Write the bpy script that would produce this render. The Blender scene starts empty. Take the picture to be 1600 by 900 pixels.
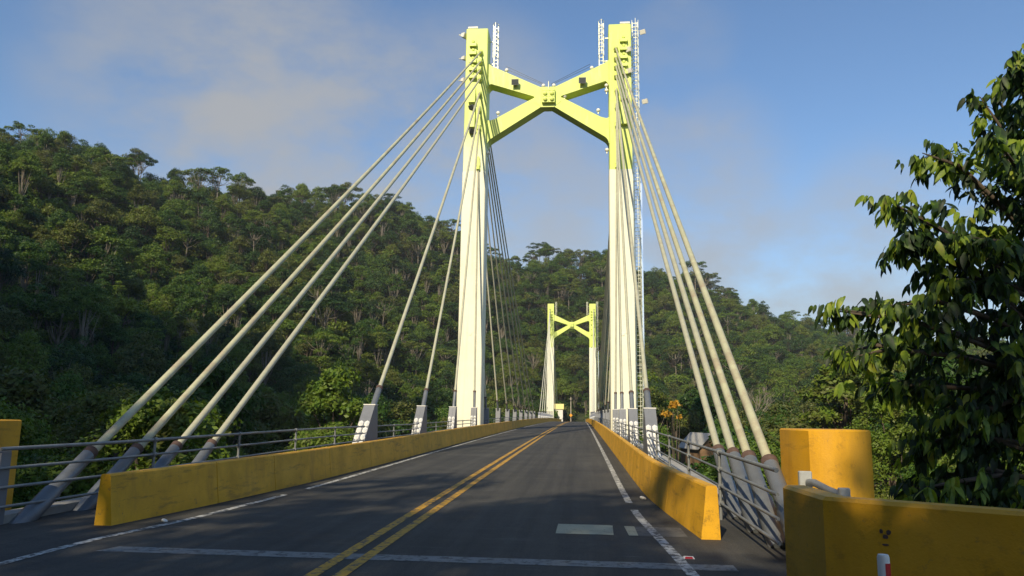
import bpy, bmesh, math, random
import numpy as np
from mathutils import Vector, Matrix

rnd = random.Random(7)
rng = np.random.default_rng(11)
C = bpy.context.scene.collection
SC = bpy.context.scene
R = math.radians

# ------------------------------------------------------------------ helpers
class MB:
    """collects faces (with a material slot each) and links them as one mesh object"""
    def __init__(s):
        s.v = []; s.f = []; s.m = []
    def add(s, vs, fs, m=0):
        b = len(s.v); s.v += [tuple(v) for v in vs]
        for f in fs:
            s.f.append([b + i for i in f]); s.m.append(m)
    def box(s, lo, hi, m=0):
        x0, y0, z0 = lo; x1, y1, z1 = hi
        s.add([(x0,y0,z0),(x1,y0,z0),(x1,y1,z0),(x0,y1,z0),(x0,y0,z1),(x1,y0,z1),(x1,y1,z1),(x0,y1,z1)],
              [(0,3,2,1),(4,5,6,7),(0,1,5,4),(1,2,6,5),(2,3,7,6),(3,0,4,7)], m)
    def chbox(s, lo, hi, ch, m=0):
        """box with chamfered vertical edges and top rim"""
        x0,y0,z0 = lo; x1,y1,z1 = hi
        def ring(i, z):
            return [(x0+ch,y0+i,z),(x1-ch,y0+i,z),(x1-i,y0+ch,z),(x1-i,y1-ch,z),(x1-ch,y1-i,z),(x0+ch,y1-i,z),(x0+i,y1-ch,z),(x0+i,y0+ch,z)]
        rs = [ring(0,z0), ring(0,z1-ch), ring(ch*.8,z1)]
        s.loft(rs, True, True, m)
    def loft(s, rings, cap0=True, cap1=True, m=0, closed=True):
        n = len(rings[0]); vs = [p for r in rings for p in r]; fs = []
        for i in range(len(rings)-1):
            for j in range(n if closed else n-1):
                k = (j+1) % n
                fs.append((i*n+j, i*n+k, (i+1)*n+k, (i+1)*n+j))
        if cap0: fs.append(tuple(reversed(range(n))))
        if cap1: fs.append(tuple((len(rings)-1)*n+j for j in range(n)))
        s.add(vs, fs, m)
    def tube(s, pts, rad, n=10, m=0, cap=True):
        pts = [Vector(p) for p in pts]
        if not hasattr(rad, '__len__'): rad = [rad]*len(pts)
        rings = []; prev = None
        for i, p in enumerate(pts):
            t = (pts[min(i+1,len(pts)-1)] - pts[max(i-1,0)]).normalized()
            if prev is None:
                a = t.orthogonal().normalized()
            else:
                a = (prev - t*prev.dot(t)).normalized()
            prev = a; b = t.cross(a)
            rings.append([p + (a*math.cos(2*math.pi*k/n) + b*math.sin(2*math.pi*k/n))*rad[i] for k in range(n)])
        s.loft(rings, cap, cap, m)
    def prism(s, poly, ax, lo, hi, m=0):
        """polygon in the plane across axis ax, pushed from lo to hi"""
        def P(a, b, c):
            return {'y': (a, c, b), 'x': (c, a, b), 'z': (a, b, c)}[ax]
        s.loft([[P(a,b,lo) for a,b in poly],[P(a,b,hi) for a,b in poly]], True, True, m)
    def ball(s, c, r, n=8, m=0, sz=1.0):
        rings = []
        for i in range(1, n):
            a = math.pi*i/n
            rings.append([(c[0]+r*math.sin(a)*math.cos(2*math.pi*k/(n+2)), c[1]+r*math.sin(a)*math.sin(2*math.pi*k/(n+2)), c[2]-r*sz*math.cos(a)) for k in range(n+2)])
        s.loft(rings, True, True, m)
    def build(s, name, mats, parent=None, smooth=None):
        me = bpy.data.meshes.new(name)
        me.from_pydata(s.v, [], s.f)
        mats = mats if isinstance(mats, (list, tuple)) else [mats]
        for m in mats: me.materials.append(m)
        me.polygons.foreach_set('material_index', s.m)
        bm = bmesh.new(); bm.from_mesh(me); bmesh.ops.recalc_face_normals(bm, faces=bm.faces); bm.to_mesh(me); bm.free()
        if smooth is not None:
            me.set_sharp_from_angle(angle=R(smooth)); me.polygons.foreach_set('use_smooth', [True]*len(me.polygons))
        o = bpy.data.objects.new(name, me); C.objects.link(o)
        if parent: o.parent = parent
        return o

def tag(o, label=None, cat=None, group=None, kind=None):
    if label: o['label'] = label
    if cat: o['category'] = cat
    if group: o['group'] = group
    if kind: o['kind'] = kind
    return o
def empty(name, loc, label, cat, group=None):
    o = bpy.data.objects.new(name, None); C.objects.link(o); o.location = loc; o.empty_display_size = .2
    return tag(o, label, cat, group)
def copy_tree(o, parent=None):
    c = o.copy(); C.objects.link(c)
    if parent: c.parent = parent
    for ch in [x for x in bpy.data.objects if x.parent == o]: copy_tree(ch, c)
    return c

# ------------------------------------------------------------------ materials
def newmat(name):
    m = bpy.data.materials.new(name); m.use_nodes = True
    nt = m.node_tree; nt.nodes.clear()
    out = nt.nodes.new('ShaderNodeOutputMaterial'); b = nt.nodes.new('ShaderNodeBsdfPrincipled')
    nt.links.new(b.outputs[0], out.inputs[0])
    return m, nt, b
def N(nt, t, **kw):
    n = nt.nodes.new(t)
    for k, v in kw.items(): setattr(n, k, v)
    return n
def noise(nt, scale, detail=4, vec=None, rough=.6, stretch=None, coord='Object'):
    tc = N(nt, 'ShaderNodeTexCoord'); v = tc.outputs[coord]
    if stretch:
        mp = N(nt, 'ShaderNodeMapping'); mp.inputs['Scale'].default_value = stretch
        nt.links.new(v, mp.inputs[0]); v = mp.outputs[0]
    n = N(nt, 'ShaderNodeTexNoise'); n.inputs['Scale'].default_value = scale; n.inputs['Detail'].default_value = detail
    n.inputs['Roughness'].default_value = rough
    nt.links.new(v, n.inputs['Vector']); return n.outputs['Fac']
def ramp(nt, fac, stops):
    r = N(nt, 'ShaderNodeValToRGB'); e = r.color_ramp.elements
    while len(e) < len(stops): e.new(.5)
    for i, (p, c) in enumerate(stops):
        e[i].position = p; e[i].color = (*c, 1)
    nt.links.new(fac, r.inputs[0]); return r.outputs[0]
def mix(nt, fac, a, b, mode='MIX'):
    m = N(nt, 'ShaderNodeMix', data_type='RGBA', blend_type=mode)
    def put(s, v):
        if hasattr(v, 'is_linked') or hasattr(v, 'links'): nt.links.new(v, s)
        else: s.default_value = v if isinstance(v, (int, float)) else (*v, 1)
    put(m.inputs[0], fac); put(m.inputs[6], a); put(m.inputs[7], b); return m.outputs[2]
def bump(nt, b, h, strength=.3, dist=.02):
    bp = N(nt, 'ShaderNodeBump'); bp.inputs['Strength'].default_value = strength; bp.inputs['Distance'].default_value = dist
    nt.links.new(h, bp.inputs['Height']); nt.links.new(bp.outputs[0], b.inputs['Normal'])
def paint(name, c, rough=.5, var=.25, scale=2., streak=None, dirt=None, dirtamt=.5, metal=0, bumpamt=.15, spec=.5, dlo=.52, scuff=0):
    m, nt, b = newmat(name)
    n1 = noise(nt, scale, 6)
    lo = tuple(x*(1-var) for x in c); hi = tuple(min(1, x*(1+var*.6)) for x in c)
    col = ramp(nt, n1, [(.3, lo), (.7, hi)])
    if dirt:
        n2 = noise(nt, 1.0, 7, stretch=streak or (1, 1, 1), rough=.7)
        f = ramp(nt, n2, [(dlo, (0,0,0)), (dlo+.23, (dirtamt,)*3)])
        col = mix(nt, f, col, dirt)
    if scuff:
        f = ramp(nt, noise(nt, 1.0, 8, stretch=(6, .7, 6), rough=.78), [(.545, (0,0,0)), (.64, (scuff,)*3)])
        col = mix(nt, f, col, tuple(x*.22+.01 for x in c))
        f = ramp(nt, noise(nt, 11, 5, rough=.7), [(.625, (0,0,0)), (.67, (scuff,)*3)])
        col = mix(nt, f, col, (.10,.075,.05))
        f = ramp(nt, noise(nt, .8, 4), [(.45, (0,0,0)), (.75, (.45,)*3)])
        col = mix(nt, f, col, tuple(min(1, x*1.15+.05) for x in c))
    nt.links.new(col, b.inputs['Base Color'])
    b.inputs['Roughness'].default_value = rough; b.inputs['Metallic'].default_value = metal
    b.inputs['Specular IOR Level'].default_value = spec
    if bumpamt: bump(nt, b, noise(nt, 40, 3), bumpamt, .01)
    return m

WHITE = paint('white_tower_paint', (.80,.79,.62), .5, .07, .7, (2.5,2.5,.12), (.48,.44,.34), .45)
LIME = paint('lime_tower_paint', (.63,.73,.17), .5, .10, .5, (1.2,1.2,.25), (.72,.76,.42), .6)
def faded():
    m, nt, b = newmat('faded_lime_paint')
    c0 = ramp(nt, noise(nt, .5, 6), [(.3, (.60,.70,.16)), (.7, (.66,.76,.22))])
    tc = N(nt, 'ShaderNodeTexCoord'); sp = N(nt, 'ShaderNodeSeparateXYZ'); nt.links.new(tc.outputs['Object'], sp.inputs[0])
    a = N(nt, 'ShaderNodeMath', operation='MULTIPLY_ADD'); a.inputs[1].default_value = 3.2; nt.links.new(noise(nt, .8, 6, stretch=(1.6,1.6,.4)), a.inputs[0]); nt.links.new(sp.outputs[2], a.inputs[2])
    mr = N(nt, 'ShaderNodeMapRange', interpolation_type='SMOOTHSTEP'); nt.links.new(a.outputs[0], mr.inputs[0]); mr.inputs[1].default_value = 24.2; mr.inputs[2].default_value = 28.2; mr.inputs[3].default_value = .8; mr.inputs[4].default_value = 0
    nt.links.new(mix(nt, mr.outputs[0], c0, (.80,.80,.60)), b.inputs['Base Color']); b.inputs['Roughness'].default_value = .5
    return m
LIMEF = faded()
BYEL = paint('yellow_barrier_paint', (.66,.345,.006), .6, .2, 1.6, (2.2,2.2,.6), (.26,.13,.02), .6, bumpamt=.3, scuff=.6)
OYEL = paint('yellow_wall_paint', (.66,.335,.006), .55, .16, 1.2, (2,2,.35), (.33,.16,.02), .5, bumpamt=.3, scuff=.35)
CABLE = paint('grey_cable_sheath', (.42,.42,.31), .55, .15, 3, (1,1,1), (.34,.26,.17), .5)
RUSTY = paint('rust_stained_sheath', (.45,.45,.30), .6, .2, 2, (1.1,1.1,1.1), (.30,.19,.14), .85, dlo=.50)
FANC = paint('pale_span_cable_sheath', (.66,.64,.50), .5, .1, 3)
SLEEVE = paint('grey_steel_sleeve', (.17,.185,.20), .45, .2, 3, (1,1,1), (.16,.15,.14), .5, metal=.3)
RUST = paint('rusty_collar', (.10,.062,.05), .8, .4, 8)
RAIL = paint('galvanised_rail', (.22,.23,.23), .5, .25, 5, metal=.35)
BOXG = paint('grey_anchor_paint', (.17,.18,.20), .5, .15, 2, (3,3,.6), (.18,.18,.18), .4)
STUD = paint('white_stud_paint', (.78,.77,.72), .5, .1, 3)
LADDER = paint('pale_ladder_steel', (.72,.72,.55), .4, .15, 3, metal=.35)
SHINY = paint('bright_metal_tray', (.8,.82,.85), .22, .05, 3, metal=.9)
DARK = paint('dark_lens', (.05,.055,.05), .25, .2, 3)
LAMPW = paint('white_lamp_housing', (.78,.76,.7), .4, .1, 3)
GREYP = paint('grey_plate', (.36,.37,.36), .6, .2, 6, (2,2,2), (.3,.28,.25), .4)
RED = paint('red_reflector', (.55,.02,.03), .35, .15, 5)
CONC = paint('concrete', (.34,.33,.30), .85, .25, 2, (1,1,.4), (.18,.17,.15), .5, bumpamt=.4)
ROOFM = paint('pale_sheet_roof', (.34,.33,.30), .5, .15, 3)
BROWN = paint('brown_timber_wall', (.20,.12,.06), .8, .3, 3)
HWHITE = paint('white_house_wall', (.72,.70,.64), .7, .1, 2)
YROOF = paint('yellow_fascia', (.75,.66,.25), .6, .1, 2)
ORANGE = paint('orange_sign_face', (.85,.35,.02), .5, .1, 3)
WINM = paint('dark_window', (.03,.035,.04), .15, .2, 3)
POLE = paint('weathered_pole', (.42,.38,.30), .8, .2, 4)
BARK = paint('dark_bark', (.085,.065,.045), .9, .35, 4, bumpamt=.6)
PALEBARK = paint('pale_bark', (.19,.165,.125), .9, .3, 2, bumpamt=.5)

def line_mat(name, c, wear):
    m, nt, b = newmat(name)
    base = ramp(nt, noise(nt, 3, 6), [(.3, tuple(x*.75 for x in c)), (.7, c)])
    f = ramp(nt, noise(nt, 9, 8, rough=.75), [(wear, (1,1,1)), (wear+.10, (0,0,0))])
    nt.links.new(mix(nt, f, base, (.05,.05,.05)), b.inputs['Base Color']); b.inputs['Roughness'].default_value = .7
    return m
YLINE = line_mat('yellow_line_paint', (.62,.33,.015), .41)
WLINE = line_mat('white_line_paint', (.56,.56,.52), .44)
WPATCH = line_mat('cream_patch_paint', (.44,.42,.28), .33)
JOINT = line_mat('expansion_joint_concrete', (.22,.225,.215), .40)
FAINT = line_mat('worn_off_patch', (.11,.11,.10), .42)

def asphalt():
    m, nt, b = newmat('worn_asphalt')
    fine = ramp(nt, noise(nt, 55, 4, rough=.7), [(.3, (.030,.030,.029)), (.75, (.082,.079,.072))])
    broad = ramp(nt, noise(nt, .5, 6, stretch=(.5, 1.1, 1), rough=.7), [(.35, (.74,.74,.74)), (.68, (1.28,1.26,1.2))])
    strk = ramp(nt, noise(nt, 1.0, 5, stretch=(3.2, .06, 1)), [(.33, (.66,.66,.66)), (.7, (1.28,1.26,1.2))])
    col = mix(nt, 1.0, fine, broad, 'MULTIPLY'); col = mix(nt, 1.0, col, strk, 'MULTIPLY')
    cr = ramp(nt, noise(nt, 1.6, 8, stretch=(.5, 4.5, 1), rough=.8), [(.58, (0,0,0)), (.70, (.5,.5,.5))])
    col = mix(nt, cr, col, (.16,.155,.145))
    st = ramp(nt, noise(nt, .9, 7, stretch=(1.4, .5, 1), rough=.75), [(.55, (0,0,0)), (.66, (.55,.55,.55))])
    col = mix(nt, st, col, (.028,.027,.026))
    vt = N(nt, 'ShaderNodeTexVoronoi', feature='DISTANCE_TO_EDGE'); tc = N(nt, 'ShaderNodeTexCoord'); mp = N(nt, 'ShaderNodeMapping'); mp.inputs['Scale'].default_value = (.42, .22, 1)
    dn = N(nt, 'ShaderNodeTexNoise'); dn.inputs['Scale'].default_value = 1.7; dn.inputs['Detail'].default_value = 6; nt.links.new(tc.outputs['Object'], dn.inputs['Vector'])
    av = N(nt, 'ShaderNodeVectorMath', operation='ADD'); nt.links.new(tc.outputs['Object'], av.inputs[0]); nt.links.new(dn.outputs['Color'], av.inputs[1])
    nt.links.new(av.outputs[0], mp.inputs[0]); nt.links.new(mp.outputs[0], vt.inputs['Vector'])
    ck = ramp(nt, vt.outputs['Distance'], [(.0, (.75,.75,.75)), (.010, (0,0,0))])
    col = mix(nt, ck, col, (.018,.018,.018))
    nt.links.new(col, b.inputs['Base Color']); b.inputs['Roughness'].default_value = .78
    b.inputs['Specular IOR Level'].default_value = .35
    bump(nt, b, noise(nt, 90, 3), .5, .012)
    return m
ASPH = asphalt()

def foliage(name, cols, trans=.25, rough=.55, objr=True, leafscale=.9, wide=False):
    """leaf colour: one tint per tree, another per clump"""
    m = bpy.data.materials.new(name); m.use_nodes = True; nt = m.node_tree; nt.nodes.clear()
    out = N(nt, 'ShaderNodeOutputMaterial'); b = N(nt, 'ShaderNodeBsdfPrincipled'); tr = N(nt, 'ShaderNodeBsdfTranslucent'); mx = N(nt, 'ShaderNodeMixShader')
    oi = N(nt, 'ShaderNodeObjectInfo')
    n1 = noise(nt, leafscale, 3)
    a = N(nt, 'ShaderNodeMath', operation='MULTIPLY_ADD'); a.inputs[1].default_value = .75; nt.links.new(oi.outputs['Random'], a.inputs[0])
    k = N(nt, 'ShaderNodeMath', operation='MULTIPLY_ADD'); k.inputs[1].default_value = .9; k.inputs[2].default_value = -.32; nt.links.new(n1, k.inputs[0])
    nt.links.new(k.outputs[0], a.inputs[2])
    if wide: k.inputs[1].default_value = 2.6; k.inputs[2].default_value = -1.02; a.inputs[1].default_value = 0.0
    col = ramp(nt, a.outputs[0], [(i/(len(cols)-1), c) for i, c in enumerate(cols)])
    nt.links.new(col, b.inputs['Base Color']); b.inputs['Roughness'].default_value = rough; b.inputs['Specular IOR Level'].default_value = .35
    nt.links.new(mix(nt, 1.0, col, (1.5,1.6,.6), 'MULTIPLY'), tr.inputs[0]); mx.inputs[0].default_value = trans
    nt.links.new(b.outputs[0], mx.inputs[1]); nt.links.new(tr.outputs[0], mx.inputs[2]); nt.links.new(mx.outputs[0], out.inputs[0])
    return m
LEAF = foliage('forest_leaves', [(.010,.024,.006),(.026,.062,.009),(.050,.104,.011),(.120,.180,.013),(.105,.110,.020),(.028,.066,.011)])
LEAFN = foliage('bank_leaves', [(.018,.040,.009),(.038,.090,.010),(.054,.120,.011),(.115,.175,.013),(.100,.105,.020),(.040,.090,.012)], leafscale=1.3)
LEAFY = foliage('yellow_green_leaves', [(.16,.19,.012),(.20,.22,.014),(.15,.20,.015)])
LEAFB = foliage('broad_glossy_leaves', [(.014,.028,.010),(.019,.040,.010),(.034,.072,.011),(.085,.140,.015),(.22,.28,.03),(.12,.10,.03)], trans=.25, rough=.55, leafscale=3.2, wide=True)  # light end of the ramp paints scattered sunlit leaves
LEAFT = foliage('sunlit_tip_leaves', [(.12,.19,.02),(.20,.28,.03),(.28,.32,.035),(.22,.19,.06)], trans=.35, rough=.5, leafscale=5, wide=True)  # sunlit look of the tip leaves put into their colour
LEAFO = foliage('orange_leaves', [(.45,.22,.02),(.5,.3,.03)])

def ground_mat():
    m, nt, b = newmat('forest_floor')
    col = ramp(nt, noise(nt, .35, 8, rough=.7), [(.3, (.014,.020,.008)), (.5, (.030,.046,.012)), (.68, (.050,.060,.018)), (.8, (.075,.062,.036))])
    nt.links.new(col, b.inputs['Base Color']); b.inputs['Roughness'].default_value = .95
    bump(nt, b, noise(nt, 3, 6), 1.0, .4)
    return m
GROUND = ground_mat()

# ------------------------------------------------------------------ the bridge's lines
G, Q = .0132, 4.7e-5
def zd(y):
    y = max(y, 0.0)
    return G*y - Q*y*y if y < 262 else zd(261.9)
Y1, Y2, X0 = 61.6, 223.0, -.18
LEGX, LEGW, LEGD, LEGH = 6.096, 1.893, 2.0, 34.14
TIPX, FOOTX = 5.735, 5.37

# road: approach, deck and the far approach as one sheet
def strip(name, edges, mats, dz, kind='structure', parent=None):
    """edges: list of (y, xl, xr)"""
    b = MB(); rs = [[(xl, y, zd(y)+dz), (xr, y, zd(y)+dz)] for y, xl, xr in edges]
    b.loft(rs, False, False, closed=False)
    o = b.build(name, mats, parent)
    if kind: o['kind'] = kind
    return o
road_e = [(y, -6.1, 5.75) for y in [-40, -20, 0, 4, 9]] + [(y, -5.95, 5.6) for y in list(np.arange(9.01, 262, 4.0))] + [(262, -5.95, 5.6)]
strip('road', road_e, ASPH, 0)
def along(ys, pts):
    return np.interp(ys, [p[0] for p in pts], [p[1] for p in pts])
ys = np.concatenate([np.arange(-12, 30, 1.0), np.arange(30, 262, 4.0)])
for s in (-.145, .145):
    strip('centre_line', [(y, s-.07, s+.07) for y in ys], YLINE, .006)
LP = [(-12,-3.63),(8,-3.63),(9.6,-3.6),(11.5,-3.30),(14.6,-3.14),(17,-3.06),(260,-3.06)]
RP = [(-12,3.95),(8.0,3.84),(9.3,3.79),(10.5,3.72),(13.0,3.57),(15.5,3.51),(260,3.51)]
for P, brk in ((LP, (14.9, 16.0)), (RP, (13.9, 14.9))):
    for seg in (np.append(np.arange(-12, brk[0], .7), brk[0]), np.append(np.arange(brk[1], 260, 3.0), 260)):
        strip('edge_line', [(y, x-.065, x+.065) for y, x in zip(seg, along(seg, P))], WLINE, .005)
strip('expansion_joint', [(8.93, -3.1, 4.35), (9.26, -3.0, 4.35)], JOINT, .0035)
strip('road_patch', [(11.15, 2.27, 3.08), (12.05, 2.28, 3.10)], WPATCH, .004)
strip('road_patch', [(11.12, 3.30, 4.1), (11.98, 3.28, 4.1)], FAINT, .003)
strip('road_patch', [(11.12, 3.29, 3.42), (11.98, 3.27, 3.42)], WPATCH, .0065)

# deck slab and edge beams
b = MB()
dy = list(np.arange(9.0, 239, 5.0))
b.loft([[(-5.95,y,zd(y)-.03),(5.6,y,zd(y)-.03),(5.6,y,zd(y)-.55),(4.2,y,zd(y)-1.3),(-4.6,y,zd(y)-1.3),(-5.95,y,zd(y)-.55)] for y in dy])
o = b.build('bridge_deck', CONC); o['kind'] = 'structure'
for side, x in (('left', -5.85), ('right', 5.36)):
    b = MB(); yy = np.arange(9.3, 238, 4.0)
    b.loft([[(x-.1,y,zd(y)-.02),(x+.24,y,zd(y)-.02),(x+.24,y,zd(y)+.12),(x-.1,y,zd(y)+.12)] for y in yy])
    o = b.build('kerb', CONC); o['kind'] = 'structure'

# ------------------------------------------------------------------ yellow barriers
def barrier(side):
    """inner foot line; side -1 left, +1 right"""
    P = ([(10.75,-4.06),(11.55,-3.98),(12.4,-3.87),(14.05,-3.73),(17.2,-3.52),(23.4,-3.38),(30,-3.36),(238,-3.36)] if side < 0 else
         [(11.0,4.26),(11.85,4.2),(12.7,4.13),(14.25,4.03),(16.2,3.94),(20,3.92),(238,3.92)])
    y = P[0][0]; b = MB(); ln = 2.6
    root = empty('concrete_barrier', (P[0][1], y, 0), ('long yellow concrete barrier along the left edge of the roadway' if side < 0 else 'long yellow concrete barrier along the right edge of the roadway'), 'barrier')
    lens = [2.7,2.2,3.1,3.4,4.2,4.6]; i = 0
    while y < 232:
        L = lens[i] if i < len(lens) else 6.0
        n = max(2, int(L/1.0)); rings = []
        for yy in np.linspace(y, y+L-.022, n+1):
            x = float(along(yy, P)); z = zd(yy); s = side
            prof = [(0,0),(.008,.10),(.035,.27),(.080,.69),(.098,.715),(.215,.715),(.232,.69),(.25,.27),(.26,0)]
            rings.append([(x+s*a, yy, z+h) for a, h in prof])
        b.loft(rings); y += L; i += 1
    o = b.build('barrier_wall', BYEL, root, smooth=25); o.location = -Vector(root.location)
    # closing nose on the near end, a little narrower
    return root
barrier(-1); barrier(1)

# ------------------------------------------------------------------ towers
def fillet(cx, cz, r, a0, a1, n=6):
    return [(cx + r*math.cos(R(a0+(a1-a0)*i/n)), cz + r*math.sin(R(a0+(a1-a0)*i/n))) for i in range(n+1)]
def ladder(b, xa, xb, y, z0, z1, cage=-1, m=0, hoop=.62):
    for x in (xa, xb): b.box((x-.035, y-.03, z0), (x+.035, y+.03, z1), m)
    z = z0+.15
    while z < z1: 
        b.box((xa, y-.02, z-.02), (xb, y+.02, z+.02), m); z += .33
    xm = (xa+xb)/2; w = (xb-xa)/2+.02
    z = z0+.8
    while z < z1-.05:
        pts = [(xm-w, y, z)] + [(xm+w*1.25*math.cos(a), y+cage*(.12+.62*math.sin(a)), z) for a in np.linspace(math.pi, 0, 9)] + [(xm+w, y, z)]
        b.tube(pts, .022, 5, m); z += hoop
    for a in (math.pi*.85, math.pi*.5, math.pi*.15):
        x = xm+w*1.25*math.cos(a); yy = y+cage*(.12+.62*math.sin(a))
        b.box((x-.015, yy-.015, z0+.8), (x+.015, yy+.015, z1), m)

def make_tower():
    zb = zd(Y1)
    root = empty('bridge_tower', (X0, Y1, zb), 'near bridge tower, tall white legs with lime green tops and X brace', 'bridge tower', 'cable towers of the bridge')
    def put(o):
        o.location = -Vector(root.location); o.parent = root; return o
    zt = zb+LEGH; zs = 21.95; yf = Y1-LEGD/2
    for s in (-1, 1):
        b = MB(); cx = X0+s*LEGX; hw = LEGW/2; ch = .05
        b.chbox((cx-hw-.03, yf-.03, -14), (cx+hw+.03, yf+LEGD+.03, zs), .06, 0)
        b.chbox((cx-hw, yf, zs-.03), (cx+hw, yf+LEGD, zt), .06, 1)
        # sunk lines on the face: thin raised edge strips and an inspection plate
        b.box((cx-s*.42-.012, yf-.045, 1.5), (cx-s*.42+.012, yf-.03, zs-.4), 0)
        b.box((cx-.3, yf-.05, 8.4), (cx+.3, yf-.031, 8.44), 0)
        b.box((cx-.12, yf-.07, 8.2), (cx+.12, yf-.05, 8.4), 0)
        leg = put(b.build('leg', [WHITE, LIMEF if s < 0 else LIME]))
        # dead ends of the main-span cables: plates with a nut on the outer half of the face
        for z in (33.25, 32.5, 31.75, 31.05, 30.35):
            h = MB(); x = cx+s*.30
            h.prism([(x-.32,z-.19),(x+.32,z-.19),(x+.32,z+.10),(x+.25,z+.42),(x-.25,z+.42),(x-.32,z+.10)], 'y', yf-.10, yf+.02, 0)
            h.loft([[(x-.32,yf-.101,z-.2),(x+.32,yf-.101,z-.2),(x+.32,yf-.101,z+.1),(x-.32,yf-.101,z+.1)],[(x-.30,yf-.36,z-.24),(x+.30,yf-.36,z-.24),(x+.30,yf-.34,z+.03),(x-.30,yf-.34,z+.03)]], True, True, 0)
            h.tube([(x,yf-.1,z+.26),(x,yf-.24,z+.24)], [.13,.10], 8, 0)
            put(h.build('anchor_head', LIME))
        for z, hh in ((28.6, 1.5), (26.7, 2.1)):
            h = MB(); x = cx+s*.28
            h.loft([[(x-.30,yf+.02,z-hh/2),(x+.30,yf+.02,z-hh/2),(x+.30,yf+.02,z+hh/2),(x-.30,yf+.02,z+hh/2)],[(x-.27,yf-.42,z-hh/2+.05),(x+.27,yf-.42,z-hh/2+.05),(x+.27,yf-.10,z+hh/2-.05),(x-.27,yf-.10,z+hh/2-.05)]])
            put(h.build('cable_trough', LIME))
        # hoods over the backstay entries
        for k, z in enumerate(TIPZ):
            h = MB(); x = X0+s*TIPX
            d = Vector((0, -1, -(1.0 if k < 5 else 2.2))).normalized()
            h.tube([Vector((x, yf+.05, z+.02)), Vector((x, yf+.05, z+.02))+d*(.42 if k < 4 else .55)], [.19 if k < 4 else .15]*2, 10, 0)
            if k >= 6: h.prism([(x-.15,z-.1),(x+.15,z-.1),(x+.10,z+.65),(x,z+.75),(x-.10,z+.65)], 'y', yf-.16, yf+.02, 0)
            put(h.build('cable_hood', LIME))
    # X brace
    xl, xr = X0-LEGX+LEGW/2-.08, X0+LEGX-LEGW/2+.08; zc = 28.5
    P = [(xl, 31.75), (xl+.5, 31.38), (X0-.25, zc+.72), (X0+.25, zc+.72), (xr-.5, 31.38), (xr, 31.75)]
    P += [(xr, 29.35)] + fillet(xr-.62, 29.35, .52, 0, 62, 5)[1:]
    P += [(X0+1.3, zc+.12), (X0+1.02, zc), (X0+1.3, zc-.12)]
    P += [(xr-.75, 26.62), (xr-.3, 26.5), (xr, 26.6)]
    P += [(xr, 24.2)] + fillet(xr-.95, 24.2, .85, 0, 60, 6)[1:] + [(X0+.35, zc-.74), (X0-.35, zc-.74)]
    P += [(2*X0-x if False else (xl+xr)-x, z) for x, z in reversed(fillet(xr-.95, 24.2, .85, 0, 60, 6)[1:])] + [(xl, 24.2)]
    P += [(xl, 26.6), (xl+.3, 26.5), (xl+.75, 26.62)]
    P += [(X0-1.3, zc-.12), (X0-1.02, zc), (X0-1.3, zc+.12)]
    P += [((xl+xr)-x, z) for x, z in reversed(fillet(xr-.62, 29.35, .52, 0, 62, 5)[1:])] + [(xl, 29.35)]
    b = MB(); b.prism(P, 'y', Y1-.68, Y1+.68)
    # cover plates near the legs, standing a little proud
    for s in (-1, 1):
        for (xa, za, xb, zb2, t) in ((1.6, 29.27, 1.72, 29.33, .7),):
            pass
    br = put(b.build('cross_brace', LIME))
    b = MB()
    b.prism([(X0+1.25*math.cos(R(a)), zc+1.0*math.sin(R(a))) for a in (25,65,115,155,205,245,295,335)], 'y', Y1-.705, Y1-.66)
    put(b.build('gusset_plate', LIME))
    # central square fitting with four round lamps and a rod on top
    b = MB(); x0 = X0+.08
    b.chbox((x0-.56, Y1-1.02, zc-.60), (x0+.56, Y1-.70, zc+.62), .05)
    b.box((x0-.03, Y1-1.05, zc-.56), (x0+.03, Y1-1.021, zc+.58))
    for z in (zc+.44, zc-.06): b.box((x0-.5, Y1-1.055, z-.03), (x0+.5, Y1-1.022, z+.03))
    pl = put(b.build('centre_fitting', LIME))
    for sx in (-.28, .28):
        for sz in (.17, -.33):
            b = MB(); b.tube([(x0+sx,Y1-1.01,zc+sz+.02),(x0+sx,Y1-1.16,zc+sz),(x0+sx,Y1-1.2,zc+sz)], [.19,.17,.10], 12)
            put(b.build('round_cover', LIME, None, 40))
    b = MB(); b.tube([(x0,Y1-.8,zc+.6),(x0,Y1-.8,zc+1.35)], .04, 6); put(b.build('lightning_rod', LADDER))
    # ladders: two short caged ones inside the tops, one full height on the right outer side
    b = MB(); ladder(b, X0-LEGX+1.38, X0-LEGX+1.72, Y1, zt-3.3, zt+.65, -1); b.box((X0-LEGX+1.0-.06, Y1-.04, zt-.8),(X0-LEGX+1.4,Y1+.04,zt-.72)); b.box((X0-LEGX+.9, Y1-.04, zt-2.9),(X0-LEGX+1.4,Y1+.04,zt-2.82)); put(b.build('ladder', LADDER))
    b = MB(); ladder(b, X0+LEGX-1.72, X0+LEGX-1.38, Y1, zt-3.3, zt+.65, -1); b.box((X0+LEGX-1.4, Y1-.04, zt-.8),(X0+LEGX-.9,Y1+.04,zt-.72)); b.box((X0+LEGX-1.4, Y1-.04, zt-2.9),(X0+LEGX-.9,Y1+.04,zt-2.82)); put(b.build('ladder', LADDER))
    b = MB(); ladder(b, X0+LEGX+1.12, X0+LEGX+1.55, Y1+.2, .3, zt+.75, -1, hoop=.8)
    z = 2.0
    while z < zt-.3:
        b.box((X0+LEGX+.9, Y1+.16, z), (X0+LEGX+1.12, Y1+.24, z+.06)); z += 3.0
    put(b.build('ladder', LADDER))
    b = MB(); b.box((X0+LEGX+1.60, Y1-.1, 4.0), (X0+LEGX+1.74, Y1+.02, 21.0)); put(b.build('cable_tray', SHINY))
    return root
TIPZ = [32.63, 31.75, 31.0, 30.17, 28.93, 27.6, 26.0, 22.46]
tower = make_tower()
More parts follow.
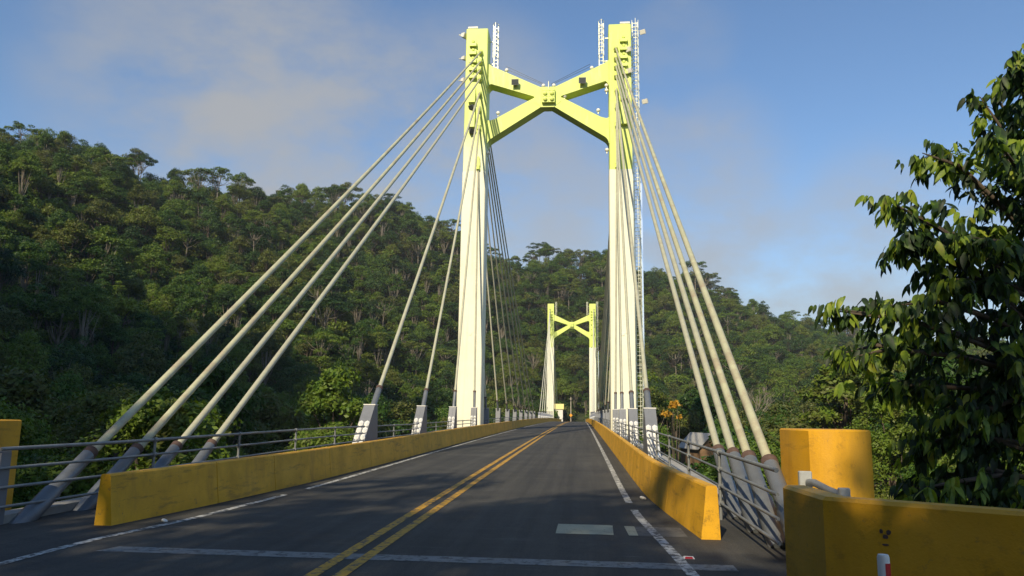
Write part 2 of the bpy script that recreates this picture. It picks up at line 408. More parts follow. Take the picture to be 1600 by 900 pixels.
far = copy_tree(tower)
far.location = (X0, Y2, zd(Y2)); far['label'] = 'far bridge tower, small in the distance, lime X brace over white legs'

# lamps on the tower (one thing each)
def floodlight(p, aim, sz, label, dark=True):
    r = empty('floodlight', p, label, 'floodlight', 'floodlights fixed on the near tower')
    b = MB(); s = sz
    b.loft([[(-s*.5,-.16,-s*.4),(s*.5,-.16,-s*.4),(s*.5,-.16,s*.4),(-s*.5,-.16,s*.4)],[(-s*.32,.2,-s*.25),(s*.32,.2,-s*.25),(s*.32,.2,s*.25),(-s*.32,.2,s*.25)]])
    b.build('housing', LAMPW if not dark else BOXG, r)
    b = MB(); b.box((-s*.43,-.18,-s*.33),(s*.43,-.163,s*.33)); b.build('lens', DARK if dark else LAMPW, r)
    b = MB(); b.box((-.04,.18,-.04),(.04,.5,.04)); b.build('bracket', LADDER, r)
    r.rotation_euler = aim
    return r
yf = Y1-LEGD/2; LX = X0-LEGX; RX = X0+LEGX
floodlight((LX-.25, yf-.2, 27.5), (R(25), 0, R(-35)), .55, 'dark square floodlight, upper of two low on the left tower leg')
floodlight((LX-.25, yf-.2, 25.4), (R(25), 0, R(35)), .5, 'dark square floodlight, lower of two low on the left tower leg')
floodlight((LX-1.2, yf+.3, 34.3), (R(20), 0, R(70)), .55, 'white floodlight on the outer top corner of the left tower leg', False)
floodlight((LX-1.15, yf+.3, 32.2), (R(10), 0, R(60)), .42, 'pale floodlight on the outer side of the left leg, below the top one', False)
floodlight((LX-1.15, yf+.3, 30.2), (R(10), 0, R(60)), .42, 'pale floodlight on the left leg outer side, level with the upper brace', False)
floodlight((RX+.75, yf-.25, 32.3), (R(20), 0, R(-40)), .5, 'pale floodlight on the right tower leg, upper of two beside the ladder', False)
floodlight((RX+.8, yf-.25, 30.4), (R(20), 0, R(-40)), .5, 'pale floodlight on the right tower leg, lower of two beside the ladder', False)
floodlight((RX+2.05, Y1, 34.5), (R(25), 0, R(-30)), .5, 'white floodlight held out beyond the ladder at the right leg top', False)
floodlight((RX+2.15, Y1, 28.2), (R(25), 0, R(-30)), .5, 'white floodlight held out beyond the ladder below the brace level', False)
floodlight((-2.93, Y1-.95, 29.75), (R(8), 0, 0), .62, 'dark square floodlight on the left upper arm of the X brace')
floodlight((2.75, Y1-.95, 29.75), (R(8), 0, 0), .62, 'dark square floodlight on the right upper arm of the X brace')
# brackets arms carrying the two outer lights belong to them
for zz, xx in ((34.5, RX+2.05), (28.2, RX+2.15)):
    o = [q for q in bpy.data.objects if q.name.startswith('floodlight') and abs(q.location.z-zz) < .01 and abs(q.location.x-xx) < .01][0]
    b = MB(); b.tube([(0,.45,0),(-.6,.5,.0)], .03, 6); a = b.build('arm', LADDER, o)
# strip lamps lying on the leg tops
for x, lab in ((LX-.42, 'white tube lamp lying on top of the left tower leg'), (RX+.45, 'white tube lamp lying on top of the right tower leg')):
    r = empty('tube_lamp', (x, yf+.4, zd(Y1)+LEGH+.26), lab, 'lamp', 'tube lamps on the tower tops')
    b = MB(); b.tube([(-.42,0,0),(.42,0,0)], .13, 10); b.build('housing', LAMPW, r, 40)
    
    for q in (-.26, .26):
        b = MB(); b.box((q-.04,-.05,-.26),(q+.04,.05,-.1)); b.build('foot', LADDER, r)
# small globe lights along the braces
gl = [(-3.72, 31.12,'on the upper left arm near the leg'), (3.55, 31.12,'on the upper right arm near the leg'), (-.55, 29.62,'left of the rod at the brace centre'), (.33, 29.62,'right of the rod at the brace centre'),
      (1.25, 28.62,'in the right notch of the brace'), (4.08, 27.3,'on the lower right arm near the leg'), (4.78, 29.05,'on the right leg inner side, lower of a pair'), (4.78, 29.5,'on the right leg inner side, upper of a pair'), (-4.4, 27.25,'on the lower left arm near the leg'),
      (4.78, 23.8,'on the right leg inner side below the brace'), (-5.22, 23.7,'on the left leg inner side below the brace')]
for x, z, w in gl:
    r = empty('globe_light', (x, Y1-.45, z), 'small white globe light '+w, 'lamp', 'globe lights along the tower brace')
    b = MB(); b.ball((0,0,0), .17, 8); b.build('globe', LAMPW, r, 60)
    b = MB(); b.tube([(0,0,-.15),(0,0,-.32)], .05, 6); b.build('stem', LADDER, r)
# thin safety wires from the tops down to the rod
for s, w in ((-1, 'left'), (1, 'right')):
    for k in (0, 1):
        b = MB(); b.tube([(X0+s*3.6, Y1-.3, 31.55-.25*k),(X0+s*.3, Y1-.5, 29.75-.1*k)], .018, 4)
        tag(b.build('safety_wire', DARK), 'thin dark wire stretched over the %s upper brace arm, %s of two' % (w, ('upper','lower')[k]), 'wire', 'wires over the brace')

# ------------------------------------------------------------------ stay cables and their anchors
SIDE = {-1: 'left', 1: 'right'}
ORD = ['first','second','third','fourth','fifth','sixth','seventh','eighth']
def stay(name, top, bot, rad, label, group, sleeve=0, big=False, mat=None):
    top, bot = Vector(top), Vector(bot)
    r = empty(name, bot, label, 'stay cable', group)
    d = top-bot; L = d.length; n = 14
    sag = L*L*.00006
    pts = [d*(i/n) + Vector((0,0,-4*sag*(i/n)*(1-i/n))) for i in range(n+1)]
    b = MB(); b.tube(pts, rad, 12); b.build('sheath', mat or CABLE, r, 60)
    u = d.normalized()
    if big:   # thick steel sleeve up to the rusty collar
        b = MB(); b.tube([-u*.25, u*.75, u*.8, u*1.78], [.135,.135,.112,.108], 14); b.build('sleeve', SLEEVE, r, 40)
        b = MB(); b.tube([u*1.70, u*1.72, u*1.82, u*1.84], [.108,.115,.113,.080], 14); b.build('collar', RUST, r, 40)
    elif sleeve:
        b = MB(); b.tube([-u*.1, u*sleeve], [rad*1.45]*2, 12); b.build('sleeve', SLEEVE, r, 40)
        b = MB(); b.tube([u*(sleeve-.02), u*(sleeve+.10)], [rad*1.7]*2, 12); b.build('collar', RUST, r, 40)
    return r
def anchor(x, y, back, label, group, slope, proto=[]):
    """wedge shaped steel block that holds a cable; back=-1 leans towards the camera"""
    z0 = zd(y)
    r = empty('cable_anchor', (x, y, z0), label, 'cable anchor', group)
    t = 1.0/max(slope, .9)
    t = min(t, .95)
    H = 1.78; w = .215; d = -1 if back else 1
    b = MB()
    prof = [(d*(.22+t*H), .0), (d*.22, H), (-d*.20, H), (-d*.45, .0)]
    pr = [(p[0], p[1]) for p in prof]
    b.prism(pr, 'x', -w, w)
    b.prism([(d*(.26+t*H),.0),(d*.26,H-.05),(d*.222,H-.05),(d*(.222+t*H),.0)], 'x', -.03, .03)
    b.build('block', BOXG, r)
    b = MB(); b.box((-w-.02, -.24, H+.002), (w+.02, .24, H+.035)); 
    b.build('cap', STUD, r)
    b = MB()
    for k in range(5):
        zc = .12+.24*k
        for sx in (-1, 1):
            cx = sx*.115; hw = .095; hh = .115
            yb = lambda z: d*(.224+t*(H-z))
            base = [(cx-hw,yb(zc),zc),(cx,yb(zc-hh),zc-hh),(cx+hw,yb(zc),zc),(cx,yb(zc+hh),zc+hh)]
            hexa = [(cx-hw,yb(zc-hh*.5),zc-hh*.5),(cx,yb(zc-hh),zc-hh),(cx+hw,yb(zc-hh*.5),zc-hh*.5),(cx+hw,yb(zc+hh*.5),zc+hh*.5),(cx,yb(zc+hh),zc+hh),(cx-hw,yb(zc+hh*.5),zc+hh*.5)]
            ap = (cx, yb(zc)+d*.10, zc+.02)
            b.add(hexa+[ap], [(i, (i+1) % 6, 6) for i in range(6)])
    b.build('stud_panel', STUD, r)
    return r
for s in (-1, 1):
    sd = SIDE[s]
    for k, cy in enumerate((12.33,13.68,15.09,16.58) if s < 0 else (10.90,12.2,13.42,14.85)):
        x = X0+s*FOOTX; top = (X0+s*TIPX, yf, TIPZ[k]); foot = Vector((x, cy, 1.05 if s < 0 else 1.17)); u = (Vector(top)-foot).normalized()
        bot = foot-u*1.75
        stay('stay_cable', top, bot, .072 if s < 0 else .068, 'thick %s stay cable rising from the ground, %s nearest of four' % (sd, ORD[k]), 'thick ground stay cables on the %s' % sd, big=True, mat=RUSTY if k < 2 else CABLE)
    for k, ay in enumerate((29.5, 39.2, 48.9, 58.6)):
        x = X0+s*FOOTX; za = zd(ay)
        slope = (TIPZ[4+k]-za-1.8)/(yf-ay)
        if k < 3:
            anchor(x, ay, True, 'grey studded wedge anchor on the %s walkway, %s before the near tower' % (sd, ('farthest','second','closest')[k]), 'studded anchors before the near tower', slope)
            stay('stay_cable', (X0+s*TIPX, yf-.05, TIPZ[4+k]), (x, ay+.12, za+1.55), .085-.006*k, '%s side stay cable to the %s studded anchor before the near tower' % (sd, ('farthest','second','closest')[k]), '%s deck stay cables before the near tower' % sd, sleeve=1.35)
        else:
            anchor(x, ay, True, 'white capped anchor at the foot of the %s leg of the near tower' % sd, 'studded anchors before the near tower', 6)
            stay('stay_cable', (X0+s*TIPX, yf-.05, TIPZ[7]), (x, ay+.12, za+1.4), .07, 'steepest %s stay cable, running down the face of the near tower leg' % sd, '%s deck stay cables before the near tower' % sd, sleeve=1.6)
    MZ = [22.6, 26.3, 28.4, 30.0, 30.8, 31.5, 32.2, 33.0]
    for k in range(8):
        ay = Y1+4.6+9.6*k; x = X0+s*FOOTX; za = zd(ay)
        slope = (MZ[k]-za-1.8)/(ay-Y1)
        anchor(x, ay, False, '%s walkway anchor beyond the near tower, %s along the main span' % (sd, ORD[k]), '%s anchors on the near half of the main span' % sd, slope)
        stay('stay_cable', (X0+s*6.35, Y1+1.0, MZ[k]), (x, ay-.1, za+1.5), .07, '%s main span cable from the near tower to the %s anchor' % (sd, ORD[k]), '%s main span cables of the near tower' % sd, sleeve=1.2, mat=FANC)
        # the far tower's fan, mirrored
        ay2 = Y2-4.6-9.6*k; za2 = zd(ay2); 
        anchor(x, ay2, True, '%s walkway anchor towards the far tower, %s before its leg' % (sd, ORD[k]), '%s anchors on the far half of the main span' % sd, slope)
        stay('stay_cable', (X0+s*6.35, Y2-1.0, MZ[k]), (x, ay2+.1, za2+1.5), .07, '%s main span cable from the far tower to the %s anchor before it' % (sd, ORD[k]), '%s main span cables of the far tower' % sd, sleeve=1.2, mat=FANC)
    # the far tower's own backstays beyond it
    for k in range(8):
        ay = Y2+3.0+(1.2+7.6*(7-k) if k >= 4 else 45+1.4*(3-k)); x = X0+s*FOOTX
        stay('stay_cable', (X0+s*TIPX, Y2+1.0, TIPZ[k]), (x, ay, 1.0), .07, '%s backstay beyond the far tower, %s from the top' % (sd, ORD[k]), '%s backstays beyond the far tower' % sd, mat=FANC)

# ------------------------------------------------------------------ handrails
def handrail(label, pts_fn, segs, posts, name='handrail', nr=4):
    root = empty(name, (pts_fn(segs[0][0])[0], segs[0][0], zd(segs[0][0])), label, 'handrail', 'pipe handrails along the walkways')
    for h in ([1.05, .78, .51, .24][:nr]):
        b = MB()
        for (a, c) in segs:
            n = max(2, int((c-a)/2.5)); pts = []
            for y in np.linspace(a, c, n+1):
                x, sc = pts_fn(y); pts.append((x, y, zd(y)+h*sc+.02))
            b.tube(pts, .028 if h > 1 else .022, 8)
        o = b.build('rail', RAIL, root, 50); o.location = -Vector(root.location)
    for y in posts:
        x, sc = pts_fn(y); b = MB()
        b.tube([(x+.0, y, zd(y)+.0), (x, y, zd(y)+1.05*sc)], .028, 8)
        for h in (1.05,.78,.51,.24): b.tube([(x, y-.05, zd(y)+h*sc+.02),(x, y+.05, zd(y)+h*sc+.02)], .045, 8)
        o = b.build('post', RAIL, root, 50); o.location = -Vector(root.location)
def lf(y): return (float(along(y, [(10.2,-5.55),(11.5,-5.3),(22,-5.28),(28,-5.38),(240,-5.42)])), float(along(y, [(10,1.0),(22,.98),(35,.86),(60,.82)])))
def rf(y): return (float(along(y, [(10.4,4.86),(22,4.92),(28,5.0),(240,5.06)])), float(along(y, [(10,1.0),(22,.98),(35,.9),(60,.85)])))
bays = [(9.85,28.1),(29.9,37.8),(39.6,47.5),(49.3,57.0)]
for fn, sd in ((lf, 'left'), (rf, 'right')):
    bays[0] = (10.3, 28.1) if sd == 'left' else (9.2, 28.1)
    for i, bay in enumerate(bays):
        n = max(1, int(round((bay[1]-bay[0])/3.6)))
        posts = [bay[0]+(bay[1]-bay[0])*(j)/n for j in range(1, n)] if i == 0 else [bay[0]+(bay[1]-bay[0])*.35, bay[0]+(bay[1]-bay[0])*.85]
        handrail('four pipe handrail on the %s walkway, %s' % (sd, ('from its near end to the first anchor','between first and second anchors','between second and third anchors','between third anchor and near tower')[i]), fn, [bay], posts)
    handrail('long %s walkway handrail beyond the near tower' % sd, fn, [(64, 236)], list(np.arange(66, 236, 4.8)))

# end posts and plates where the rails start
r = empty('end_post', (-5.95, 10.5, 0), 'grey concrete post where the left handrail begins', 'post')
b = MB(); b.chbox((-.16,-.14,-.4),(.34,.14,1.18), .02); b.build('shaft', BOXG, r)
b = MB(); b.box((.341,-.10,.1),(.36,.10,1.14)); b.build('plate', BOXG, r)
r = empty('rail_bracket', (5.16, 9.8, 0), 'pale bracket plates with pipe elbow behind the yellow wall', 'rail bracket')
b = MB(); b.chbox((.10,-.06,.66),(.25,.02,1.15), .012); b.box((.17,.021,.80),(.23,.62,.86)); b.build('plate', GREYP, r); b = MB(); b.box((-.16,-.62,-.3),(-.06,-.52,1.02)); b.build('post', BOXG, r)
b = MB(); b.chbox((.33,-.78,-.3),(.45,-.70,1.02), .012); b.build('plate', GREYP, r)
b = MB(); b.tube([(.20,-.08,1.02),(.22,-.25,1.03),(.30,-.5,.97),(.38,-.72,.93)], .045, 10); b.build('pipe', RAIL, r, 50)

# ------------------------------------------------------------------ yellow wall and piers
def wall():
    line = [(4.60,7.90),(4.64,6.78),(5.09,6.43),(5.79,5.95),(7.0,5.12),(9.6,3.35)]
    t = .24; H = 1.13
    r = empty('roadside_wall', (4.62, 6.8, 0), 'yellow concrete wall in the right foreground, bent at its end', 'wall')
    off = []
    for i, p in enumerate(line):
        a = Vector(line[max(i-1,0)]); c = Vector(line[min(i+1,len(line)-1)]); d = (c-a).normalized(); n = Vector((-d.y, d.x))
        off.append((p[0]+n.x*t, p[1]+n.y*t))
    b = MB(); rings = []
    for (x, y), (u, v) in zip(line, off):
        e = .03
        xm, ym = x+(u-x)*e/t, y+(v-y)*e/t; um, vm = u+(x-u)*e/t, v+(y-v)*e/t
        rings.append([(x,y,-.4),(x,y,H-.03),(xm,ym,H),(um,vm,H),(u,v,H-.03),(u,v,-.4)])
    b.loft(rings)
    o = b.build('wall_body', OYEL, r); o.location = -Vector(r.location)
    A, B_ = Vector((4.64,6.78,0)), Vector((5.09,6.43,0)); C_ = Vector((5.79,5.95,0))
    dd = (C_-B_).normalized(); nn = Vector((dd.y, -dd.x, 0))
    if nn.y > 0: nn = -nn
    for q, z, sx, sz in ((-.12,.90,.016,.02),(-.065,.895,.02,.025),(-.09,.86,.022,.02),(-.09,.80,.03,.009),(.95,.93,.03,.014),(1.0,.90,.012,.02)):
        c = B_+dd*q + nn*.003 if q > 0 else A+(B_-A).normalized()*((B_-A).length+q)+nn*.003
        if q < 0:
            d2 = (B_-A).normalized(); n2 = Vector((d2.y,-d2.x,0)); n2 = -n2 if n2.y > 0 else n2; c = A+d2*((B_-A).length+q)+n2*.003
        else: d2, n2 = dd, nn
        b = MB(); k = 9
        ring = [c+d2*(sx*(.7+.5*rnd.random())*math.cos(a))+Vector((0,0,z+sz*(.7+.5*rnd.random())*math.sin(a))) for a in np.linspace(0, 2*math.pi, k, endpoint=False)]
        b.loft([[p for p in ring], [p+n2*.002 for p in ring]])
        o2 = b.build('rust_stain', RUST, r); o2.location = -Vector(r.location)
    return r
wall()
def pier(label, cx, sgn, y0, H, w=.95):
    r = empty('end_pier', (cx, y0, 0), label, 'pier', 'yellow end piers of the bridge')
    n = 12; front = []
    for i in range(n+1):
        u = i/n; front.append((u*w, -.40*math.sin(math.pi*min(1, .15+u*.85))**.8*1.0))
    pl = [(0, .85)] + [(0, .02)] + front[1:] + [(w+.02, .85)]
    pl = [(sgn*a, c) for a, c in pl]
    b = MB()
    inn = [((a-sgn*w/2)*.965+sgn*w/2, (c-.35)*.965+.35) for a, c in pl]
    b.loft([[(a,c,-1.0) for a,c in pl],[(a,c,H-.02) for a,c in pl],[(a,c,H) for a,c in inn]])
    b.build('shaft', OYEL, r, 30)
    return r
pier('round fronted yellow pier standing behind the right foreground wall', 5.46, 1, 10.55, 1.645)
pier('orange yellow pier cut by the left edge of the photo', -7.22, -1, 12.0, 1.58, 1.1)

# delineator post, road stud, litter
r = empty('delineator_post', (4.36, 4.75, 0), 'white marker post with a red band before the yellow wall', 'marker post')
b = MB(); b.tube([(0,0,-.2),(0,0,.985),(0,0,1.0)], [.034,.034,.028], 14); b.build('shaft', LAMPW, r, 40)
b = MB(); b.prism([(.036*math.cos(a), .036*math.sin(a)) for a in np.linspace(R(-95), R(40), 8)] + [(.02*math.cos(a), .02*math.sin(a)) for a in np.linspace(R(40), R(-95), 8)], 'z', .55, .955); b.build('red_band', RED, r)
r = empty('road_stud', (3.9, 9.62, zd(9.6)), 'red and white road stud beside the right edge line', 'road stud')
b = MB(); b.loft([[(-.07,-.05,0),(.07,-.05,0),(.07,.05,0),(-.07,.05,0)],[(-.055,-.02,.022),(.055,-.02,.022),(.055,.02,.022),(-.055,.02,.022)]]); b.build('body', LAMPW, r)
b = MB(); b.loft([[(-.05,-.0495,.002),(.05,-.0495,.002),(.04,-.027,.0205),(-.04,-.027,.0205)],[(-.05,-.0515,.003),(.05,-.0515,.003),(.04,-.029,.0215),(-.04,-.029,.0215)]]); b.build('reflector', RED, r)
for (x, y, s, lab) in ((3.83, 15.6, .07, 'white scrap of litter beside the right barrier foot'), (-3.55, 11.25, .05, 'pale scrap of litter by the left barrier'), (-4.4, 8.9, .08, 'pale scrap of litter on the left shoulder')):
    b = MB(); b.ball((0,0,s*.3), s, 6, sz=.5); o = b.build('paper_scrap', LAMPW); o.location = (x, y, zd(y)); o.rotation_euler = (.2,.3,1); tag(o, lab, 'paper scrap')

# ------------------------------------------------------------------ far side: pole with sign, houses
r = empty('utility_pole', (-.75, 250, zd(250)), 'bare wooden pole beyond the far end of the bridge', 'pole')
b = MB(); b.tube([(0,0,-1),(0,0,8.0)], [.17,.13], 8); b.build('shaft', POLE, r)
b = MB(); b.box((-.5,-.06,7.3),(.5,.06,7.42)); b.build('crossarm', POLE, r)
r = empty('road_sign', (-.75, 249, zd(249)), 'small orange road sign at the foot of the far pole', 'road sign')
b = MB(); b.tube([(0,0,-1),(0,0,2.4)], .05, 6); b.build('post', POLE, r)
b = MB(); b.prism([(0,1.6),(.55,2.15),(0,2.7),(-.55,2.15)], 'y', -.10, -.06); b.build('panel', ORANGE, r)
def house(name, label, loc, w, d, h, wallm, roofm, rise=1.0, over=.4, rot=0):
    r = empty(name, loc, label, 'house'); r.rotation_euler.z = rot
    b = MB(); b.box((-w/2,-d/2,-3),(w/2,d/2,h)); b.prism([(-w/2,h),(w/2,h),(0,h+rise-.08)], 'y', -d/2, d/2); b.build('wall', wallm, r)
    b = MB(); t = .08
    for s in (-1, 1):
        b.loft([[(0,-d/2-over,h+rise),(0,d/2+over,h+rise),(0,d/2+over,h+rise-t),(0,-d/2-over,h+rise-t)],[(s*(w/2+over),-d/2-over,h-over*rise/(w/2)+.02),(s*(w/2+over),d/2+over,h-over*rise/(w/2)+.02),(s*(w/2+over),d/2+over,h-over*rise/(w/2)-t+.02),(s*(w/2+over),-d/2-over,h-over*rise/(w/2)-t+.02)]])
    b.build('roof', roofm, r)
    for x in (-w*.25, w*.25):
        f = MB(); f.box((x-.45,-d/2-.05,h*.35),(x+.45,-d/2-.003,h*.75)); fr = f.build('window', wallm if wallm != HWHITE else BOXG, r)
        f = MB(); f.box((x-.38,-d/2-.07,h*.38),(x+.38,-d/2-.051,h*.72)); f.build('pane', WINM, fr)
    return r
house('house', 'small white house with yellow roof beside the far tower', (-4.7, 254, 2.2), 4.0, 2.6, 2.5, HWHITE, YROOF, 1.5, .3, math.pi/2)
house('house', 'brown timber house with pale roof among trees on the right bank', (15.0, 82, -5.8), 2.6, 4.5, 4.9, BROWN, ROOFM, 1.3, .3, .3)

# ------------------------------------------------------------------ terrain
AZ = [-75,-58,-40.6,-36.7,-32.7,-28.1,-23.7,-19.1,-13.3,-9.8,-3.8,.6,6.3,9.1,11.8,15.6,19,24,32,50,75]
EL = [15,17,17.1,17.6,16.7,15.7,15.8,16.4,15.2,13.7,11.1,10.8,10.7,9.7,8.4,6.6,5.9,5.0,4.5,4,4]
AZR = [-75,-40,-20,0,15,30,75]; RR = [270,300,340,400,440,430,400]
AZT = [-75,-40,-25,-10,-3,1,8,15,25,40,75]; TT = [75,95,125,185,262,272,240,190,160,140,140]
TH = 11.0
def vnoise(x, y, s, seed=0):
    r = np.random.default_rng(seed); n = 64; g = r.random((n, n))
    u, v = np.asarray(x)/s, np.asarray(y)/s
    i, j = np.floor(u).astype(int), np.floor(v).astype(int); fu, fv = u-i, v-j
    fu = fu*fu*(3-2*fu); fv = fv*fv*(3-2*fv)
    a = g[i % n, j % n]; b_ = g[(i+1) % n, j % n]; c = g[i % n, (j+1) % n]; d = g[(i+1) % n, (j+1) % n]
    return (a*(1-fu)+b_*fu)*(1-fv)+(c*(1-fu)+d*fu)*fv-.5
def sst(t):
    t = np.clip(t, 0, 1); return t*t*(3-2*t)
CX, CZ = 2.634, 1.75
def ridge(az): return np.interp(az, AZR, RR)
def height(x, y):
    x = np.asarray(x, float); y = np.asarray(y, float)
    dx, dy = x-CX, y; r = np.hypot(dx, dy); az = np.degrees(np.arctan2(dx, dy))
    rr = ridge(az); tt = np.interp(az, AZT, TT)
    rh = np.tan(np.radians(np.interp(az, AZ, EL)))*rr+CZ-TH
    base = -9.0 + 0*x
    # near bank: level with the road behind the bridge end, falling away forward and sideways
    nb = sst((26-y)/24)*sst((13-np.abs(x))/6)
    base = base + (8.6)*nb
    bankr = sst((x-8)/22)*sst((120-y)/60)*3.5
    bankl = sst((-x-10)/25)*sst((110-y)/60)*2.0
    base = base + (bankr+bankl)*(1-nb)
    fb = sst((y-214)/20)*sst((32-np.abs(x))/14)      # far bank at deck level
    base = base*(1-fb) + fb*.25
    t = (r-tt)/(rr-tt)
    front = np.where(np.abs(az) < 90, 1, 0)
    h = np.clip(t, 0, 1)**1.12*(rh+9)
    past = np.clip((r-rr)/160, 0, 1.2)
    h = h*(1-.35*sst(past))
    h = h + sst(t*2.5)*(vnoise(x, y, 55, 1)*16*(1-.75*sst((t-.6)/.4)) + vnoise(x, y, 21, 2)*6)*(t < 1.2)
    z = base + h*front
    # unseen hill added behind left of the camera to shade the left slope
    back = sst((-x-25-.10*y)/90)*sst((30-y)/85)
    z = z + back*170
    z = np.where((np.abs(x) < 7.5) & (y < 9) & (y > -200), np.minimum(z, -.25), z)
    z = np.where((np.abs(x) < 7.5) & (y > 9) & (y < 222), np.minimum(z, -2.2-2*sst((y-9)/20)), z)
    return z + vnoise(x, y, 7, 3)*.5*np.where(np.abs(x) > 8, 1, 0)
def terrain():
    xs = np.unique(np.concatenate([np.arange(-900, -420, 40), np.arange(-420, 420, 5.0), np.arange(420, 901, 40)]))
    ys = np.unique(np.concatenate([np.arange(-400, -120, 40), np.arange(-120, 480, 5.0), np.arange(480, 1300, 40)]))
    X, Y = np.meshgrid(xs, ys); Z = height(X, Y)
    nx, ny = len(xs), len(ys)
    V = np.stack([X, Y, Z], -1).reshape(-1, 3)
    i = np.arange(nx*ny).reshape(ny, nx)
    F = np.stack([i[:-1,:-1], i[:-1,1:], i[1:,1:], i[1:,:-1]], -1).reshape(-1, 4)
    o = np_mesh('ground', V, F, [GROUND]); o['kind'] = 'structure'
    o.data.polygons.foreach_set('use_smooth', np.ones(len(F), bool)); return o
def np_mesh(name, V, F, mats, mi=None, link=True, parent=None):
    me = bpy.data.meshes.new(name); n = F.shape[1]
    me.vertices.add(len(V)); me.vertices.foreach_set('co', V.astype(np.float32).ravel())
    me.loops.add(F.size); me.loops.foreach_set('vertex_index', F.astype(np.int32).ravel())
    me.polygons.add(len(F)); me.polygons.foreach_set('loop_start', (np.arange(len(F))*n).astype(np.int32))
    me.polygons.foreach_set('loop_total', np.full(len(F), n, np.int32))
    for m in mats: me.materials.append(m)
    if mi is not None: me.polygons.foreach_set('material_index', mi.astype(np.int32))
    me.update(calc_edges=True)
    if not link: return me
    o = bpy.data.objects.new(name, me); C.objects.link(o)
    if parent: o.parent = parent
    return o
terrain()
b = MB(); b.add([(-400,60,-8.6),(400,60,-8.6),(400,200,-8.6),(-400,200,-8.6)], [(0,1,2,3)])
m, nt, bs = newmat('river_water'); bs.inputs['Base Color'].default_value = (.06,.07,.045,1); bs.inputs['Roughness'].default_value = .08; bump(nt, bs, noise(nt, 1.2, 4), .3, .1)
o = b.build('river_water', m); o['kind'] = 'structure'

# ------------------------------------------------------------------ trees
def rand_unit(n, r):
    v = r.normal(size=(n, 3)); return v/np.linalg.norm(v, axis=1, keepdims=True)
def leaves(cent, nrm, size, r, asp=.55):
    """diamond leaves, one quad each, folded slightly off flat"""
    n = len(cent)
    t = rand_unit(n, r); t -= nrm*np.sum(t*nrm, 1, keepdims=True); t /= np.linalg.norm(t, axis=1, keepdims=True)
    s = np.cross(nrm, t); L = (size*r.uniform(.65, 1.35, n))[:, None]
    V = np.stack([cent-t*L*.5, cent+s*L*asp*.5-nrm*L*.08, cent+t*L*.5, cent-s*L*asp*.5-nrm*L*.08], 1).reshape(-1, 3)
    return V, np.arange(4*n).reshape(n, 4)
def crown_mesh(name, blobs, nleaf, size, r, mat, up=.35, shell=.75):
    """blobs: (x,y,z,rx,rz)"""
    B = np.array(blobs); w = B[:,3]**2; idx = r.choice(len(B), nleaf, p=w/w.sum())
    d = rand_unit(nleaf, r); d[:,2] = np.where(d[:,2] < -.25, -d[:,2]*.7, d[:,2])
    rad = r.uniform(shell**3, 1.08, nleaf)**(1/3)
    rad *= 1+.22*np.sin(d[:,0]*5+idx)*np.cos(d[:,1]*6+d[:,2]*4)
    off = d*rad[:,None]*np.stack([B[idx,3],B[idx,3],B[idx,4]], 1)
    c = B[idx,:3]+off
    nr = d*.8+rand_unit(nleaf, r)*.75+np.array([0,0,up]); nr /= np.linalg.norm(nr, axis=1, keepdims=True)
    V, F = leaves(c, nr, size, r)
    return np_mesh(name, V, F, [mat], link=False)
def trunk_mesh(name, H, r0, limbs, r, mat, bend=.6):
    b = MB(); n = 7
    pts = [(math.sin(i*1.3)*bend*.15*i/n*2, math.cos(i*.9)*bend*.12*i/n*2, -1.2+(H+1.2)*i/n) for i in range(n+1)]
    b.tube(pts, [r0*(1.25 if i == 0 else 1)*(1-.62*i/n) for i in range(n+1)], 7)
    for l in limbs:
        k = min(n-1, max(1, int(n*l[3]))); p = Vector(pts[k]); q = Vector(l[:3]); mid = p.lerp(q, .5)+Vector((0,0,-.12*(q-p).length+.1))
        b.tube([p, mid, q], [r0*.42, r0*.28, r0*.10], 5)
    me = bpy.data.meshes.new(name); me.from_pydata(b.v, [], b.f); me.materials.append(mat)
    me.polygons.foreach_set('use_smooth', [True]*len(me.polygons)); return me
VAR = []   # (kind, crown mesh, trunk mesh, height, radius, description)
def broad(seed, H, Rr, K, nleaf, size, mat, tm, flat=.75, base=.42, desc='', blobf=.36, spread=1.0, up=.35):
    r = np.random.default_rng(seed); bl = []
    for i in range(K):
        a = r.uniform(0, 2*math.pi); q = math.sqrt(r.uniform(0, 1))*Rr*.78*spread
        top = H-(q/Rr)**2*H*(1-base)*flat; lo = H*base+.15*H*r.uniform(0,1)
        z = r.uniform(.35, 1)**.6*(top-lo)+lo; br = Rr*blobf*r.uniform(.65, 1.3)
        bl.append((q*math.cos(a), q*math.sin(a), z-br*.35, br, br*r.uniform(.72,1.0)))
    bl.append((0,0,H-Rr*.32,Rr*.4,Rr*.32))
    cm = crown_mesh('crown', bl, nleaf, size, r, mat, up)
    limbs = [(x, y, z-.2, .35+.45*r.random()) for x, y, z, _, _ in bl[:min(K, 12)]]
    return ('broad', cm, trunk_mesh('trunk', H*.80, .05*Rr+.08, limbs, r, tm), H, Rr, desc)
def umbrella(seed, H, Rr, nleaf, size, mat):
    r = np.random.default_rng(seed); bl = []
    for i in range(13):
        a = i*2.4+r.uniform(-.4,.4); q = Rr*(.15+.8*r.random())
        bl.append((q*math.cos(a), q*math.sin(a), H-.9-(q/Rr)**2*H*.10-r.uniform(0,1.6), Rr*.27*r.uniform(.7,1.3), Rr*.15))
    cm = crown_mesh('crown', bl, nleaf, size, r, mat, .6)
    return ('umbrella', cm, trunk_mesh('trunk', H*.78, .26, [(x,y,z-.1,.80+.15*r.random()) for x,y,z,_,_ in bl], r, PALEBARK), H, Rr, 'flat topped tree')
